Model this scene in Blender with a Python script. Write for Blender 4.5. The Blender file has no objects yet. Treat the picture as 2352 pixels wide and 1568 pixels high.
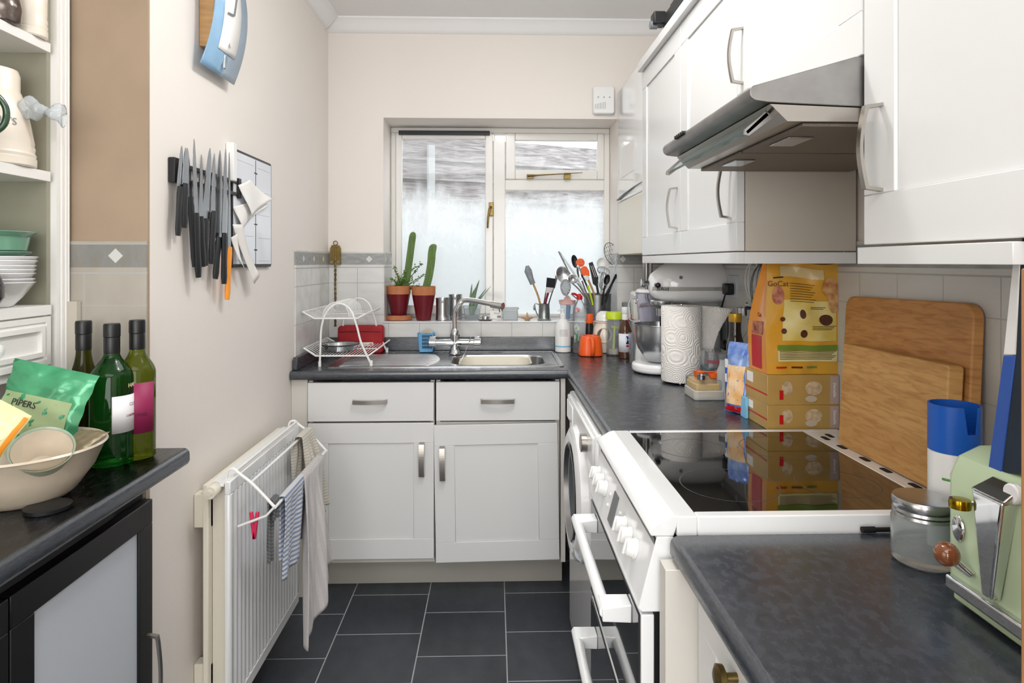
import bpy, bmesh, math, random
from mathutils import Vector, Matrix
R = math.radians
PI = math.pi
sin, cos = math.sin, math.cos
random.seed(7)
SC = bpy.context.scene
COL = SC.collection
# ------------------------------------------------------------------ camera
FPX, CX, CY, TH, H = 1475.0, 1176.0, 602.0, R(1.59), 1.33
cd = bpy.data.cameras.new('camera'); cam = bpy.data.objects.new('camera', cd); COL.objects.link(cam)
cam.location = (0, 0, H); cam.rotation_euler = (R(90), 0, -TH)
cd.sensor_width = 36; cd.lens = 36 * FPX / 2352
cd.shift_y = -(784 - CY) / 2352
cd.clip_start = .02
SC.camera = cam
# ------------------------------------------------------------------ world, lights, exposure
SC.view_settings.view_transform = 'Standard'; SC.view_settings.look = 'None'
SC.view_settings.gamma = 1; SC.view_settings.use_curve_mapping = False
SC.view_settings.exposure = 0.20
w = bpy.data.worlds.new('overcast_sky'); SC.world = w; w.use_nodes = True
bg = w.node_tree.nodes['Background']; bg.inputs[0].default_value = (.93, .97, 1, 1); bg.inputs[1].default_value = 3.1
def light(name, kind, loc, power, col=(1, 1, 1), size=.1, size_y=None, rot=(0, 0, 0), spread=None):
    l = bpy.data.lights.new(name, kind); l.energy = power; l.color = col
    if kind == 'AREA':
        l.size = size
        if size_y: l.shape = 'RECTANGLE'; l.size_y = size_y
        if spread: l.spread = spread
    else: l.shadow_soft_size = size
    o = bpy.data.objects.new(name, l); COL.objects.link(o); o.location = loc; o.rotation_euler = rot
    return o
light('added_ceiling_fill', 'AREA', (.28, 1.75, 2.49), 6, (.98, .99, 1), .45, 1.1)  # soft fill added to brighten the left wall, no real fitting
light('ceiling_lamp_light', 'POINT', (.06, 1.40, 2.38), 12.5, (1, .99, .975), .045)
light('added_overhead_fill', 'AREA', (-.25, -.55, 2.42), 17, (.98, .99, 1), 1.6, 1.2)  # added overhead fill behind the camera, stands in for the unseen room's light
light('added_rear_fill', 'AREA', (-.3, -1.66, 1.45), 37, (.98, .99, 1), 1.7, 1.4, (R(90), 0, 0))  # added frontal fill behind the camera, set at an invented window
light('added_side_fill', 'AREA', (-1.45, -.45, 1.35), 9, (.98, .99, 1), 1.2, 1.3, (R(90), 0, R(-90)))  # added fill from the left for right-hand tiles and boards, invented source
# ------------------------------------------------------------------ pixel to place
cT, sT = cos(TH), sin(TH)
def ray(px, py):
    u = (px - CX) / FPX; v = (CY - py) / FPX
    return Vector((sT + u * cT, cT - u * sT, v))
def gz(px, py, z=.9):
    d = ray(px, py); t = (z - H) / d.z; return (d.x * t, d.y * t)
def gy(px, py, Y):
    d = ray(px, py); t = Y / d.y; return (d.x * t, H + d.z * t)
def gx(px, py, X):
    d = ray(px, py); t = X / d.x; return (d.y * t, H + d.z * t)
# ------------------------------------------------------------------ mesh builder
class MB:
    def __init__(s): s.bm = bmesh.new(); s.mi = 0; s.M = None
    def v(s, p):
        p = Vector(p)
        return s.bm.verts.new(s.M @ p if s.M else p)
    def f(s, vs):
        try:
            fc = s.bm.faces.new(vs); fc.material_index = s.mi; return fc
        except ValueError: return None
    def poly(s, pts): return s.f([s.v(p) for p in pts])
    def hexa(s, a):   # 8 points: bottom 4, top 4
        v = [s.v(p) for p in a]
        for q in ((3, 2, 1, 0), (4, 5, 6, 7), (0, 1, 5, 4), (1, 2, 6, 5), (2, 3, 7, 6), (3, 0, 4, 7)): s.f([v[i] for i in q])
        return s
    def box(s, x0, x1, y0, y1, z0, z1):
        if x0 > x1: x0, x1 = x1, x0
        if y0 > y1: y0, y1 = y1, y0
        if z0 > z1: z0, z1 = z1, z0
        return s.hexa([(x0, y0, z0), (x1, y0, z0), (x1, y1, z0), (x0, y1, z0), (x0, y0, z1), (x1, y0, z1), (x1, y1, z1), (x0, y1, z1)])
    def prism(s, pts, ax, a0, a1):
        def mk(p, a):
            return {'x': (a, p[0], p[1]), 'y': (p[0], a, p[1]), 'z': (p[0], p[1], a)}[ax]
        A = [s.v(mk(p, a0)) for p in pts]; B = [s.v(mk(p, a1)) for p in pts]
        s.f(A[::-1]); s.f(B); n = len(pts)
        for i in range(n): s.f([A[i], A[(i + 1) % n], B[(i + 1) % n], B[i]])
        return s
    def lathe(s, prof, c=(0, 0, 0), n=32, ax='z', sx=1, sy=1, cap=True, mis=None):
        rings = []
        for r, z in prof:
            ring = []
            for i in range(n):
                a = 2 * PI * i / n; x, y = r * cos(a) * sx, r * sin(a) * sy
                p = {'z': (x, y, z), 'x': (z, x, y), 'y': (x, z, -y)}[ax]
                ring.append(s.v((c[0] + p[0], c[1] + p[1], c[2] + p[2])))
            rings.append(ring)
        for k in range(len(rings) - 1):
            if mis: s.mi = mis[k]
            for i in range(n): s.f([rings[k][i], rings[k][(i + 1) % n], rings[k + 1][(i + 1) % n], rings[k + 1][i]])
        if cap:
            if mis: s.mi = mis[0]
            if prof[0][0] > 1e-5: s.f(rings[0][::-1])
            if mis: s.mi = mis[-1]
            if prof[-1][0] > 1e-5: s.f(rings[-1])
        return s
    def cyl(s, c, r, h, ax='z', n=24, r2=None):
        return s.lathe([(r, 0), (r if r2 is None else r2, h)], c, n, ax)
    def tube(s, pts, r, n=8, closed=False, flat=1.0):
        pts = [Vector(p) for p in pts]; N = len(pts); rings = []
        rr = r if isinstance(r, (list, tuple)) else [r] * N
        up = None
        for i, p in enumerate(pts):
            if closed: t = pts[(i + 1) % N] - pts[i - 1]
            else: t = pts[min(i + 1, N - 1)] - pts[max(i - 1, 0)]
            t.normalize()
            if up is None: up = Vector((0, 0, 1)) if abs(t.z) < .9 else Vector((1, 0, 0))
            a = t.cross(up)
            if a.length < 1e-4: a = t.cross(Vector((0, 1, .3)))
            a.normalize(); b = a.cross(t); b.normalize(); up = b
            rings.append([s.v(p + (a * cos(2 * PI * k / n) + b * sin(2 * PI * k / n) * flat) * rr[i]) for k in range(n)])
        for i in range(N if closed else N - 1):
            A, B = rings[i], rings[(i + 1) % N]
            for k in range(n): s.f([A[k], A[(k + 1) % n], B[(k + 1) % n], B[k]])
        if not closed: s.f(rings[0][::-1]); s.f(rings[-1])
        return s
    def sph(s, c, r, n=16, m=10):
        rx, ry, rz = r if isinstance(r, (list, tuple)) else (r, r, r)
        prof = [(max(1e-6, sin(PI * k / m)), -cos(PI * k / m)) for k in range(m + 1)]
        rings = []
        for q, z in prof: rings.append([s.v((c[0] + rx * q * cos(2 * PI * i / n), c[1] + ry * q * sin(2 * PI * i / n), c[2] + rz * z)) for i in range(n)])
        for k in range(m):
            for i in range(n): s.f([rings[k][i], rings[k][(i + 1) % n], rings[k + 1][(i + 1) % n], rings[k + 1][i]])
        return s
    def grid(s, fn, nu, nv):
        V = [[s.v(fn(i / nu, j / nv)) for j in range(nv + 1)] for i in range(nu + 1)]
        for i in range(nu):
            for j in range(nv): s.f([V[i][j], V[i + 1][j], V[i + 1][j + 1], V[i][j + 1]])
        return s
def rrect(x0, x1, y0, y1, r, n=6):
    out = []
    for cx, cy, a0 in ((x1 - r, y1 - r, 0), (x0 + r, y1 - r, 90), (x0 + r, y0 + r, 180), (x1 - r, y0 + r, 270)):
        for k in range(n + 1):
            a = R(a0 + 90 * k / n); out.append((cx + r * cos(a), cy + r * sin(a)))
    return out
def arc(cx, cy, r, a0, a1, n=10):
    return [(cx + r * cos(R(a0 + (a1 - a0) * k / n)), cy + r * sin(R(a0 + (a1 - a0) * k / n))) for k in range(n + 1)]
def smooth_path(pts, k=6):
    P = [Vector(p) for p in pts]; out = []
    for i in range(len(P) - 1):
        p0, p1, p2, p3 = P[max(i - 1, 0)], P[i], P[i + 1], P[min(i + 2, len(P) - 1)]
        for j in range(k):
            t = j / k
            out.append(.5 * ((2 * p1) + (p2 - p0) * t + (2 * p0 - 5 * p1 + 4 * p2 - p3) * t * t + (3 * p1 - p0 - 3 * p2 + p3) * t ** 3))
    out.append(P[-1]); return out
def tag(o, label=None, cat=None, group=None, kind=None):
    if label: o['label'] = label
    if cat: o['category'] = cat
    if group: o['group'] = group
    if kind: o['kind'] = kind
    return o
def wloc(o):
    p = Vector((0, 0, 0))
    while o: p = p + o.location; o = o.parent
    return p
def thing(name, label, cat, loc=(0, 0, 0), rz=0, group=None):
    o = bpy.data.objects.new(name, None); COL.objects.link(o); o.empty_display_size = .05
    o.location = loc; o.rotation_euler = (0, 0, R(rz)); return tag(o, label, cat, group)
def ob(name, mb, mats, parent=None, loc=None, rot=(0, 0, 0), world=False, bev=0, seg=2, ang=38, solid=0, sub=0, label=None, flat=False):
    bm = mb.bm
    if loc is None: loc = (0, 0, 0)
    if world:
        if parent: off = wloc(parent)
        else:
            xs = [v.co for v in bm.verts]
            off = Vector(((min(v.x for v in xs) + max(v.x for v in xs)) / 2, (min(v.y for v in xs) + max(v.y for v in xs)) / 2, min(v.z for v in xs)))
            loc = off
        bmesh.ops.translate(bm, verts=bm.verts, vec=-off)
    bmesh.ops.recalc_face_normals(bm, faces=bm.faces)
    me = bpy.data.meshes.new(name); bm.to_mesh(me); bm.free()
    for m in (mats if isinstance(mats, (list, tuple)) else [mats]): me.materials.append(m)
    if not flat:
        me.polygons.foreach_set('use_smooth', [True] * len(me.polygons)); me.set_sharp_from_angle(angle=R(ang))
    o = bpy.data.objects.new(name, me); COL.objects.link(o); o.location = loc; o.rotation_euler = rot
    if parent: o.parent = parent
    if bev:
        b = o.modifiers.new('bevel', 'BEVEL'); b.width = bev; b.segments = seg; b.limit_method = 'ANGLE'; b.angle_limit = R(40)
    if solid:
        b = o.modifiers.new('solid', 'SOLIDIFY'); b.thickness = solid; b.offset = 0
    if sub:
        b = o.modifiers.new('sub', 'SUBSURF'); b.levels = sub; b.render_levels = sub
    if label: o['label'] = label
    return o
def one(name, label, cat, mb, mats, group=None, **k):
    k.setdefault('world', True)
    return tag(ob(name, mb, mats, **k), label, cat, group)
def struct(name, mb, mats, **k):
    k.setdefault('world', True)
    o = ob(name, mb, mats, **k)
    if not k.get('parent'): o['kind'] = 'structure'
    return o
def text(name, s, size, mt, parent, pos, right=(1, 0, 0), up=(0, 0, 1), bendr=0, phi=0, align='CENTER', th=.0006, sx=1):
    """raised lettering; pos in the parent's own coordinates; bendr wraps it round a vertical cylinder at pos"""
    c = bpy.data.curves.new(name, 'FONT'); c.body = s; c.size = size; c.align_x = align; c.align_y = 'CENTER'; c.extrude = th / 2
    c.resolution_u = 3
    o = bpy.data.objects.new(name, c); COL.objects.link(o)
    dg = bpy.context.evaluated_depsgraph_get(); dg.update()
    me = bpy.data.meshes.new_from_object(o.evaluated_get(dg)); bpy.data.objects.remove(o)
    r = Vector(right).normalized(); u = Vector(up).normalized(); n = r.cross(u)
    for v in me.vertices:
        x, y, z = v.co; x *= sx
        if bendr:
            a = x / bendr + phi; q = bendr + z
            v.co = Vector(pos) + Vector((q * sin(a), -q * cos(a), y))
        else: v.co = Vector(pos) + r * x + u * y + n * z
    me.materials.clear(); me.materials.append(mt)
    b = bpy.data.objects.new(name, me); COL.objects.link(b); b.parent = parent
    return b
# ------------------------------------------------------------------ materials
def lin(c):
    if isinstance(c, str):
        c = [int(c[i:i + 2], 16) / 255 for i in (0, 2, 4)]
        c = [x / 12.92 if x <= .04045 else ((x + .055) / 1.055) ** 2.4 for x in c]
    return (c[0], c[1], c[2], 1)
class NT:
    def __init__(s, m): s.t = m.node_tree; s.n = s.t.nodes; s.l = s.t.links
    def new(s, k, **p):
        x = s.n.new(k)
        for a, b in p.items(): setattr(x, a, b)
        return x
    def set(s, node, i, v):
        if v is None: return
        if hasattr(v, 'is_linked') or isinstance(v, bpy.types.NodeSocket): s.l.new(v, node.inputs[i])
        else: node.inputs[i].default_value = v
    def m(s, op, a, b=0.0, c=None):
        x = s.new('ShaderNodeMath', operation=op); s.set(x, 0, a); s.set(x, 1, b)
        if c is not None: s.set(x, 2, c)
        return x.outputs[0]
    def mix(s, f, a, b):
        x = s.new('ShaderNodeMix', data_type='RGBA'); s.set(x, 0, f)
        s.set(x, 6, lin(a) if isinstance(a, (str, tuple)) else a); s.set(x, 7, lin(b) if isinstance(b, (str, tuple)) else b)
        return x.outputs[2]
    def noise(s, scale, detail=3, vec=None, dist=0, rough=.5):
        x = s.new('ShaderNodeTexNoise'); s.set(x, 'Scale', scale); s.set(x, 'Detail', detail); s.set(x, 'Distortion', dist); s.set(x, 'Roughness', rough)
        if vec is not None: s.l.new(vec, x.inputs['Vector'])
        return x.outputs[0]
    def ramp(s, f, lo, hi, a=0., b=1.):
        x = s.new('ShaderNodeMapRange'); s.set(x, 0, f); s.set(x, 1, lo); s.set(x, 2, hi); s.set(x, 3, a); s.set(x, 4, b); return x.outputs[0]
    def coord(s, kind='Object'): return s.new('ShaderNodeTexCoord').outputs[kind]
    def pos(s):
        g = s.new('ShaderNodeNewGeometry'); x = s.new('ShaderNodeSeparateXYZ'); s.l.new(g.outputs['Position'], x.inputs[0]); return x.outputs
    def sep(s, v):
        x = s.new('ShaderNodeSeparateXYZ'); s.l.new(v, x.inputs[0]); return x.outputs
    def comb(s, a, b, c):
        x = s.new('ShaderNodeCombineXYZ'); s.set(x, 0, a); s.set(x, 1, b); s.set(x, 2, c); return x.outputs[0]
    def scale(s, v, sc):
        x = s.new('ShaderNodeMapping'); s.l.new(v, x.inputs[0]); x.inputs['Scale'].default_value = sc; return x.outputs[0]
    def bump(s, h, st=.2, d=.002):
        x = s.new('ShaderNodeBump'); s.set(x, 'Strength', st); s.set(x, 'Distance', d); s.l.new(h, x.inputs['Height'])
        s.l.new(x.outputs[0], s.n['Principled BSDF'].inputs['Normal'])
def mat(name, col, rough=.5, metal=0, var=0, vs=8, bump=0, bs=200, trans=0, coat=0, alpha=1, ior=1.45, spec=.5, vcol=None, aniso=None, sheen=0):
    m = bpy.data.materials.new(name); m.use_nodes = True; b = m.node_tree.nodes['Principled BSDF']; t = NT(m)
    c = lin(col); b.inputs['Base Color'].default_value = c
    b.inputs['Roughness'].default_value = rough; b.inputs['Metallic'].default_value = metal
    b.inputs['Transmission Weight'].default_value = trans; b.inputs['Coat Weight'].default_value = coat; b.inputs['Alpha'].default_value = alpha
    b.inputs['IOR'].default_value = ior; b.inputs['Specular IOR Level'].default_value = spec; b.inputs['Sheen Weight'].default_value = sheen
    co = t.coord() if (var or bump) else None
    if var:
        nz = t.noise(vs, 4, t.scale(co, aniso) if aniso else co)
        c2 = lin(vcol) if vcol else tuple(x * (1 - var) for x in c[:3]) + (1,)
        t.l.new(t.mix(t.ramp(nz, .35, .68), c, c2), b.inputs['Base Color'])
    if bump: t.bump(t.noise(bs, 2, t.scale(co, aniso) if aniso else co), bump)
    return m
def tile_mat(name, ax, u0, w_, d0, dsp, base='DBDAD8', z0=1.0735, hh=.155, dark='A3A4A2'):
    """glazed wall tiles with grout lines, a grey border strip with diamonds and thin liner, all in place coordinates"""
    m = mat(name, base, .28); t = NT(m); p = t.pos(); u = p[ax]; z = p[2]
    b = t.n['Principled BSDF']
    fu = t.m('MODULO', t.m('ADD', u, 10 * w_ - u0), w_)
    gu = t.m('LESS_THAN', fu, .003)
    zr = t.m('MODULO', t.m('ADD', z, 10 * hh - z0), hh)
    gzz = t.m('LESS_THAN', zr, .003)
    inb = t.m('MULTIPLY', t.m('GREATER_THAN', z, 1.318), t.m('LESS_THAN', z, 1.372))
    low = t.m('LESS_THAN', z, 1.306)
    l2 = t.m('MULTIPLY', t.m('GREATER_THAN', z, 1.303), t.m('LESS_THAN', z, 1.307))
    l3 = t.m('MULTIPLY', t.m('GREATER_THAN', z, 1.371), t.m('LESS_THAN', z, 1.374))
    gr = t.m('MAXIMUM', t.m('MULTIPLY', t.m('MAXIMUM', gzz, gu), low), t.m('MAXIMUM', l2, l3))
    du = t.m('ABSOLUTE', t.m('SUBTRACT', t.m('MODULO', t.m('ADD', u, 10 * dsp - d0), dsp), dsp / 2))
    dz = t.m('ABSOLUTE', t.m('SUBTRACT', z, 1.345))
    dd = t.m('ADD', du, dz)
    dia = t.m('MULTIPLY', t.m('LESS_THAN', dd, .0215), t.m('GREATER_THAN', dd, .017))
    dia2 = t.m('LESS_THAN', dd, .017)
    nz = t.noise(9, 5); nz2 = t.noise(38, 4)
    c = t.mix(t.ramp(nz, .35, .7), base, 'CCCCC9' if base != 'B4AEA3' else 'A8A196')
    cb = t.mix(t.ramp(nz2, .35, .7), dark, '8B8D8C')
    cb = t.mix(dia2, cb, 'D2D1CD'); cb = t.mix(dia, cb, '8A8A88')
    c = t.mix(inb, c, cb); c = t.mix(gr, c, 'AFAEAA')
    t.l.new(c, b.inputs['Base Color'])
    t.l.new(t.ramp(gr, 0, 1, .22, .8), b.inputs['Roughness'])
    t.bump(t.m('SUBTRACT', t.m('MULTIPLY', nz, .3), gr), .35, .001)
    return m
MT = {}
def defmats():
    D = MT
    D['paint'] = mat('cream_wall_paint', 'EAE3DC', .6, bump=.08, bs=260)
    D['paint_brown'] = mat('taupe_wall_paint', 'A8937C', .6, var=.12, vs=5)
    D['white'] = mat('white_paint', 'F0EFEC', .4)
    D['ceil'] = mat('ceiling_white', 'F1F1F0', .8)
    D['gloss'] = mat('white_gloss_paint', 'EBE9E4', .22, coat=.3)
    D['cab'] = mat('white_cabinet_foil', 'E0E0DF', .24, bump=.02, bs=300)
    D['carc'] = mat('cabinet_carcass', 'D5D1C9', .45)
    D['panel'] = mat('cabinet_side_laminate', 'C3BCB0', .4)
    D['plinth'] = mat('plinth_grey', 'B0ADA3', .5, var=.06, vs=6)
    D['steel'] = mat('stainless_steel', 'BDBFC1', .24, 1, bump=.03, bs=60, aniso=(1, 14, 1))
    D['steel_dull'] = mat('worn_steel', '9C9A98', .38, 1, var=.25, vs=14)
    D['chrome'] = mat('chrome', 'D8DADC', .06, 1)
    D['nickel'] = mat('brushed_nickel', 'A9A49D', .3, 1)
    D['black'] = mat('black_plastic', '17181A', .35)
    D['blackm'] = mat('matt_black', '0F1011', .6)
    D['dark'] = mat('dark_gap', '15161A', .8)
    D['wplas'] = mat('white_plastic', 'ECECEA', .3)
    D['cplas'] = mat('cream_plastic', 'E6E0D0', .35)
    D['enam'] = mat('white_enamel', 'F1F2F2', .12, coat=.5)
    D['glass'] = mat('clear_glass', 'FFFFFF', .02, trans=1, ior=1.3)
    D['cpl'] = mat('clear_plastic', 'EDF1F4', .12, trans=.9, ior=1.15)
    D['frost'] = mat('frosted_plastic', 'E9ECEC', .35, trans=.55, ior=1.2)
    D['ggl'] = mat('green_bottle_glass', '2F8A35', .04, trans=.93, ior=1.35)
    D['ogl'] = mat('olive_bottle_glass', '8E9A2A', .04, trans=.85, ior=1.3)
    D['dgl'] = mat('dark_bottle_glass', '4A4A12', .05, trans=.8, ior=1.3)
    D['terra'] = mat('terracotta', 'C07A50', .7, var=.2, vs=30)
    D['maroon'] = mat('maroon_glaze', '6B1420', .3, var=.15, vs=30)
    D['soil'] = mat('soil', '3A2A20', .9, bump=.6, bs=120)
    D['cactus'] = mat('cactus_green', '6E8A4E', .7, var=.3, vs=90, aniso=(1, 1, .15))
    D['leaf'] = mat('leaf_green', '5E8A35', .4, var=.4, vs=25)
    D['aloe'] = mat('grey_green_leaf', '7E9878', .45, var=.3, vs=40)
    D['stem'] = mat('stem_brown', '6A5238', .7)
    D['red'] = mat('red_plastic', 'C4121C', .3)
    D['redbag'] = mat('red_fabric', 'A8141F', .55, var=.2, vs=20)
    D['orange'] = mat('orange_plastic', 'F2611E', .28)
    D['orange2'] = mat('amber_handle', 'F59A32', .35)
    D['blue'] = mat('light_blue_plastic', '6FAEDD', .35)
    D['dblue'] = mat('blue_plastic', '1E5FC0', .3)
    D['lime'] = mat('lime_plastic', 'C6DC2E', .3)
    D['pink'] = mat('pink_plastic', 'E8BDB8', .3)
    D['hotpink'] = mat('pink_peg', 'D8325A', .3)
    D['brass'] = mat('aged_brass', '8A7648', .4, 1, var=.35, vs=60)
    D['wood'] = mat('beech_wood', 'C69A66', .5, var=.25, vs=12, aniso=(1, 1, 8))
    D['cream'] = mat('cream_glaze', 'EAE1D2', .25, coat=.3)
    D['stone'] = mat('stoneware', 'C9BCA8', .3, coat=.3, var=.1, vs=30)
    D['greeng'] = mat('green_glaze', '6E9C84', .22, coat=.5)
    D['dgreen'] = mat('dark_green_glaze', '24452F', .2, coat=.5)
    D['porc'] = mat('white_porcelain', 'F0F0F0', .12, coat=.5)
    D['paper'] = mat('paper', 'F2F0EC', .7)
    D['print'] = mat('printed_ink', '2A2A2C', .6)
    D['greyprint'] = mat('grey_ink', '8E8E90', .6)
    D['cork'] = mat('rubber_grey', '77797B', .6)
    D['mint'] = mat('mint_enamel', 'B7C9A6', .3, coat=.4)
    D['gold'] = mat('gold_foil', 'D9A93E', .35, .6)
    D['enamel_grey'] = mat('grey_panel', 'C2C8D0', .35)
    # laminate worktop with speckle
    m = mat('charcoal_worktop_laminate', '2E3136', .3, spec=.9, ior=1.6); t = NT(m); b = t.n['Principled BSDF']
    n1 = t.noise(45, 5); n2 = t.noise(300, 3)
    c = t.mix(t.ramp(n1, .4, .66), '2A2F36', '363C45'); c = t.mix(t.ramp(n2, .58, .72, 0, .45), c, '5A5E64')
    t.l.new(c, b.inputs['Base Color']); t.l.new(t.ramp(n1, .3, .7, .22, .31), b.inputs['Roughness'])
    D['top'] = m
    # slate floor, half-bond
    m = mat('slate_floor_tile', '3B3F45', .42); t = NT(m); b = t.n['Principled BSDF']; p = t.pos()
    cx = t.m('DIVIDE', t.m('ADD', p[0], 10 * .3035 + .567), .3035); col = t.m('FLOOR', cx); fx = t.m('FRACT', cx)
    par = t.m('MULTIPLY', t.m('MODULO', col, 2.0), .136)
    cy = t.m('DIVIDE', t.m('ADD', t.m('ADD', p[1], 10 * .272 - 2.580), par), .272); fy = t.m('FRACT', cy); row = t.m('FLOOR', cy)
    g = t.m('MAXIMUM', t.m('LESS_THAN', fx, .013), t.m('LESS_THAN', fy, .0135))
    wn = t.new('ShaderNodeTexWhiteNoise'); t.l.new(t.comb(col, row, 0.0), wn.inputs['Vector'])
    n1 = t.noise(7, 6, rough=.65); n2 = t.noise(55, 4)
    c = t.mix(t.ramp(n1, .35, .7), '33373D', '4B5057'); c = t.mix(t.m('MULTIPLY', wn.outputs[0], .35), c, '2A2D32')
    c = t.mix(g, c, 'A9ABAC'); t.l.new(c, b.inputs['Base Color'])
    t.l.new(t.ramp(n2, .3, .7, .32, .5), b.inputs['Roughness'])
    t.bump(t.m('SUBTRACT', t.m('ADD', t.m('MULTIPLY', n1, .6), t.m('MULTIPLY', n2, .3)), g), .3, .002)
    D['floor'] = m
    D['tile_x'] = tile_mat('wall_tile_far', 0, -.665, .150, -.685, .155)
    D['tile_y'] = tile_mat('wall_tile_side', 1, 2.83, .150, 2.80, .155)
    D['tile_r'] = tile_mat('wall_tile_right', 1, .955, .145, .955, .145, base='C8C6C0')
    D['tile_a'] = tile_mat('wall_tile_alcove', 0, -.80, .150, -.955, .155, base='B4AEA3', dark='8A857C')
    # fence
    m = mat('weathered_fence_wood', 'A8A6A6', .9); t = NT(m); b = t.n['Principled BSDF']; co = t.coord()
    n1 = t.noise(4, 6, t.scale(co, (1, 1, 9)), dist=1.5); n2 = t.noise(14, 5, t.scale(co, (1, 1, 16)))
    c = t.mix(t.ramp(n1, .3, .7), 'A09D9D', '5C5452'); c = t.mix(t.ramp(n2, .45, .7, 0, .8), c, '38302C')
    t.l.new(c, b.inputs['Base Color']); t.bump(n2, .5, .004)
    D['fence'] = m
    # fogged window glass
    m = bpy.data.materials.new('misted_window_glass'); m.use_nodes = True; t = NT(m)
    for x in list(t.n): t.n.remove(x)
    out = t.new('ShaderNodeOutputMaterial'); p = t.pos()
    tr = t.new('ShaderNodeBsdfTransparent'); gl = t.new('ShaderNodeBsdfGlossy'); gl.inputs['Roughness'].default_value = .03
    tl = t.new('ShaderNodeBsdfTranslucent'); tl.inputs['Color'].default_value = (.93, .96, .97, 1)
    df = t.new('ShaderNodeBsdfDiffuse'); df.inputs['Color'].default_value = (.9, .93, .94, 1)
    a = t.new('ShaderNodeMixShader'); a.inputs[0].default_value = .03; t.l.new(tr.outputs[0], a.inputs[1]); t.l.new(gl.outputs[0], a.inputs[2])
    fg = t.new('ShaderNodeMixShader'); fg.inputs[0].default_value = .25; t.l.new(tl.outputs[0], fg.inputs[1]); t.l.new(df.outputs[0], fg.inputs[2])
    n1 = t.noise(3.2, 5, rough=.6); n3 = t.noise(26, 4)
    edge = t.m('ADD', 1.47, t.m('MULTIPLY', t.m('SUBTRACT', n1, .5), .55))
    f = t.ramp(t.m('SUBTRACT', edge, p[2]), -.26, .07)
    f = t.m('POWER', f, .8)
    f = t.m('MAXIMUM', f, t.ramp(n1, .5, .75, .05, .22))
    f = t.m('MULTIPLY', f, .97); f = t.m('MINIMUM', t.m('ADD', f, t.ramp(n3, .55, .8, 0, .12)), .98)
    mx = t.new('ShaderNodeMixShader'); t.l.new(f, mx.inputs[0]); t.l.new(a.outputs[0], mx.inputs[1]); t.l.new(fg.outputs[0], mx.inputs[2])
    t.l.new(mx.outputs[0], out.inputs[0]); D['misted'] = m
    # chopping board woods
    for nm, c1, c2, ang in (('board', 'CB9458', '96602E', -.12), ('board_light', 'DBAA6A', 'B27C40', -.1)):
        m = mat(nm + '_wood', c1, .5); t = NT(m); b = t.n['Principled BSDF']; co = t.coord(); q = t.sep(co)
        zz = t.m('ADD', q[2], t.m('MULTIPLY', q[1], 0.0))
        st = t.m('FLOOR', t.m('DIVIDE', zz, .042)); wn = t.new('ShaderNodeTexWhiteNoise'); t.l.new(t.comb(st, 0.0, 0.0), wn.inputs['Vector'])
        n1 = t.noise(16, 6, t.scale(co, (1, 1, 7)), dist=.6)
        c = t.mix(t.m('MULTIPLY', wn.outputs[0], .5), c1, c2); c = t.mix(t.ramp(n1, .42, .7, 0, .75), c, c2)
        t.l.new(c, b.inputs['Base Color']); D[nm] = m
    # striped cloths
    def cloth(name, c1, c2, per, axn, frac=.5, extra=None):
        m = mat(name, c1, .9, sheen=.3); t = NT(m); b = t.n['Principled BSDF']; q = t.sep(t.coord())
        s_ = t.m('LESS_THAN', t.m('MODULO', t.m('ADD', q[axn], 5 * per), per), per * frac)
        nz = t.noise(160, 3); c = t.mix(s_, c1, c2); c = t.mix(t.ramp(nz, .4, .7, 0, .45), c, extra or c1)
        t.l.new(c, b.inputs['Base Color']); t.bump(t.m('ADD', nz, s_), .7, .003); return m
    D['towel_blue'] = cloth('blue_striped_cloth', 'E4E6EA', '5E7DB4', .013, 2, .42)
    D['towel_grey'] = cloth('grey_terry_cloth', 'D6D1CF', 'C9C4C2', .02, 1, .5, 'A9A3A2')
    D['towel_cream'] = cloth('cream_ribbed_cloth', 'DDD8CC', 'C4BCAC', .010, 2, .4, 'B9B09E')
    D['towel_dark'] = cloth('dark_ribbed_cloth', '55565A', '8A8B8E', .010, 2, .3)
    # kitchen roll with embossed rings
    m = mat('embossed_kitchen_paper', 'F2EFEA', .8); t = NT(m); co = t.coord(); vo = t.new('ShaderNodeTexVoronoi'); vo.inputs['Scale'].default_value = 17
    t.l.new(co, vo.inputs['Vector']); rr = t.m('SINE', t.m('MULTIPLY', vo.outputs['Distance'], 55.0)); t.bump(rr, .45, .0022); D['kroll'] = m
defmats()
HGT = .9
# ------------------------------------------------------------------ the room
T = MT
XL, XR, YB, YA, ZC = -.806, .894, 3.145, 1.521, 2.505
XA = -1.45
struct('floor', MB().box(-1.6, 1.0, -1.7, 3.4, -.05, 0), T['floor'])
struct('ceiling', MB().box(-1.6, 1.0, -1.7, 3.4, ZC, ZC + .05), T['ceil'])
struct('wall_left', MB().box(-1.6, XL, YA + .006, 3.4, 0, ZC), T['paint'])
wa = struct('wall_alcove', MB().box(XA - .02, XL - .0005, YA - .002, YA + .0055, 0, ZC), T['paint_brown'])
struct('wall_alcove_side', MB().box(XA - .1, XA - .02, -1.7, YA + .006, 0, ZC), T['paint_brown'])
wr = struct('wall_right', MB().box(XR, XR + .1, -1.7, 3.4, 0, ZC), T['paint'])
wr3 = thing('added_window_3', None, None, (XA - .02, -.45, .7)); wr3['kind'] = 'structure'  # made-up window out of view, frame added to go with the side fill
m = MB()
for a, b, c, d in ((-1.15, -1.09, .66, 2.06), (.19, .25, .66, 2.06), (-1.15, .25, .64, .70), (-1.15, .25, 2.0, 2.06)): m.box(XA - .019, XA, a, b, c, d)
ob('window_frame', m, T['gloss'], wr3, world=True)
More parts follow.
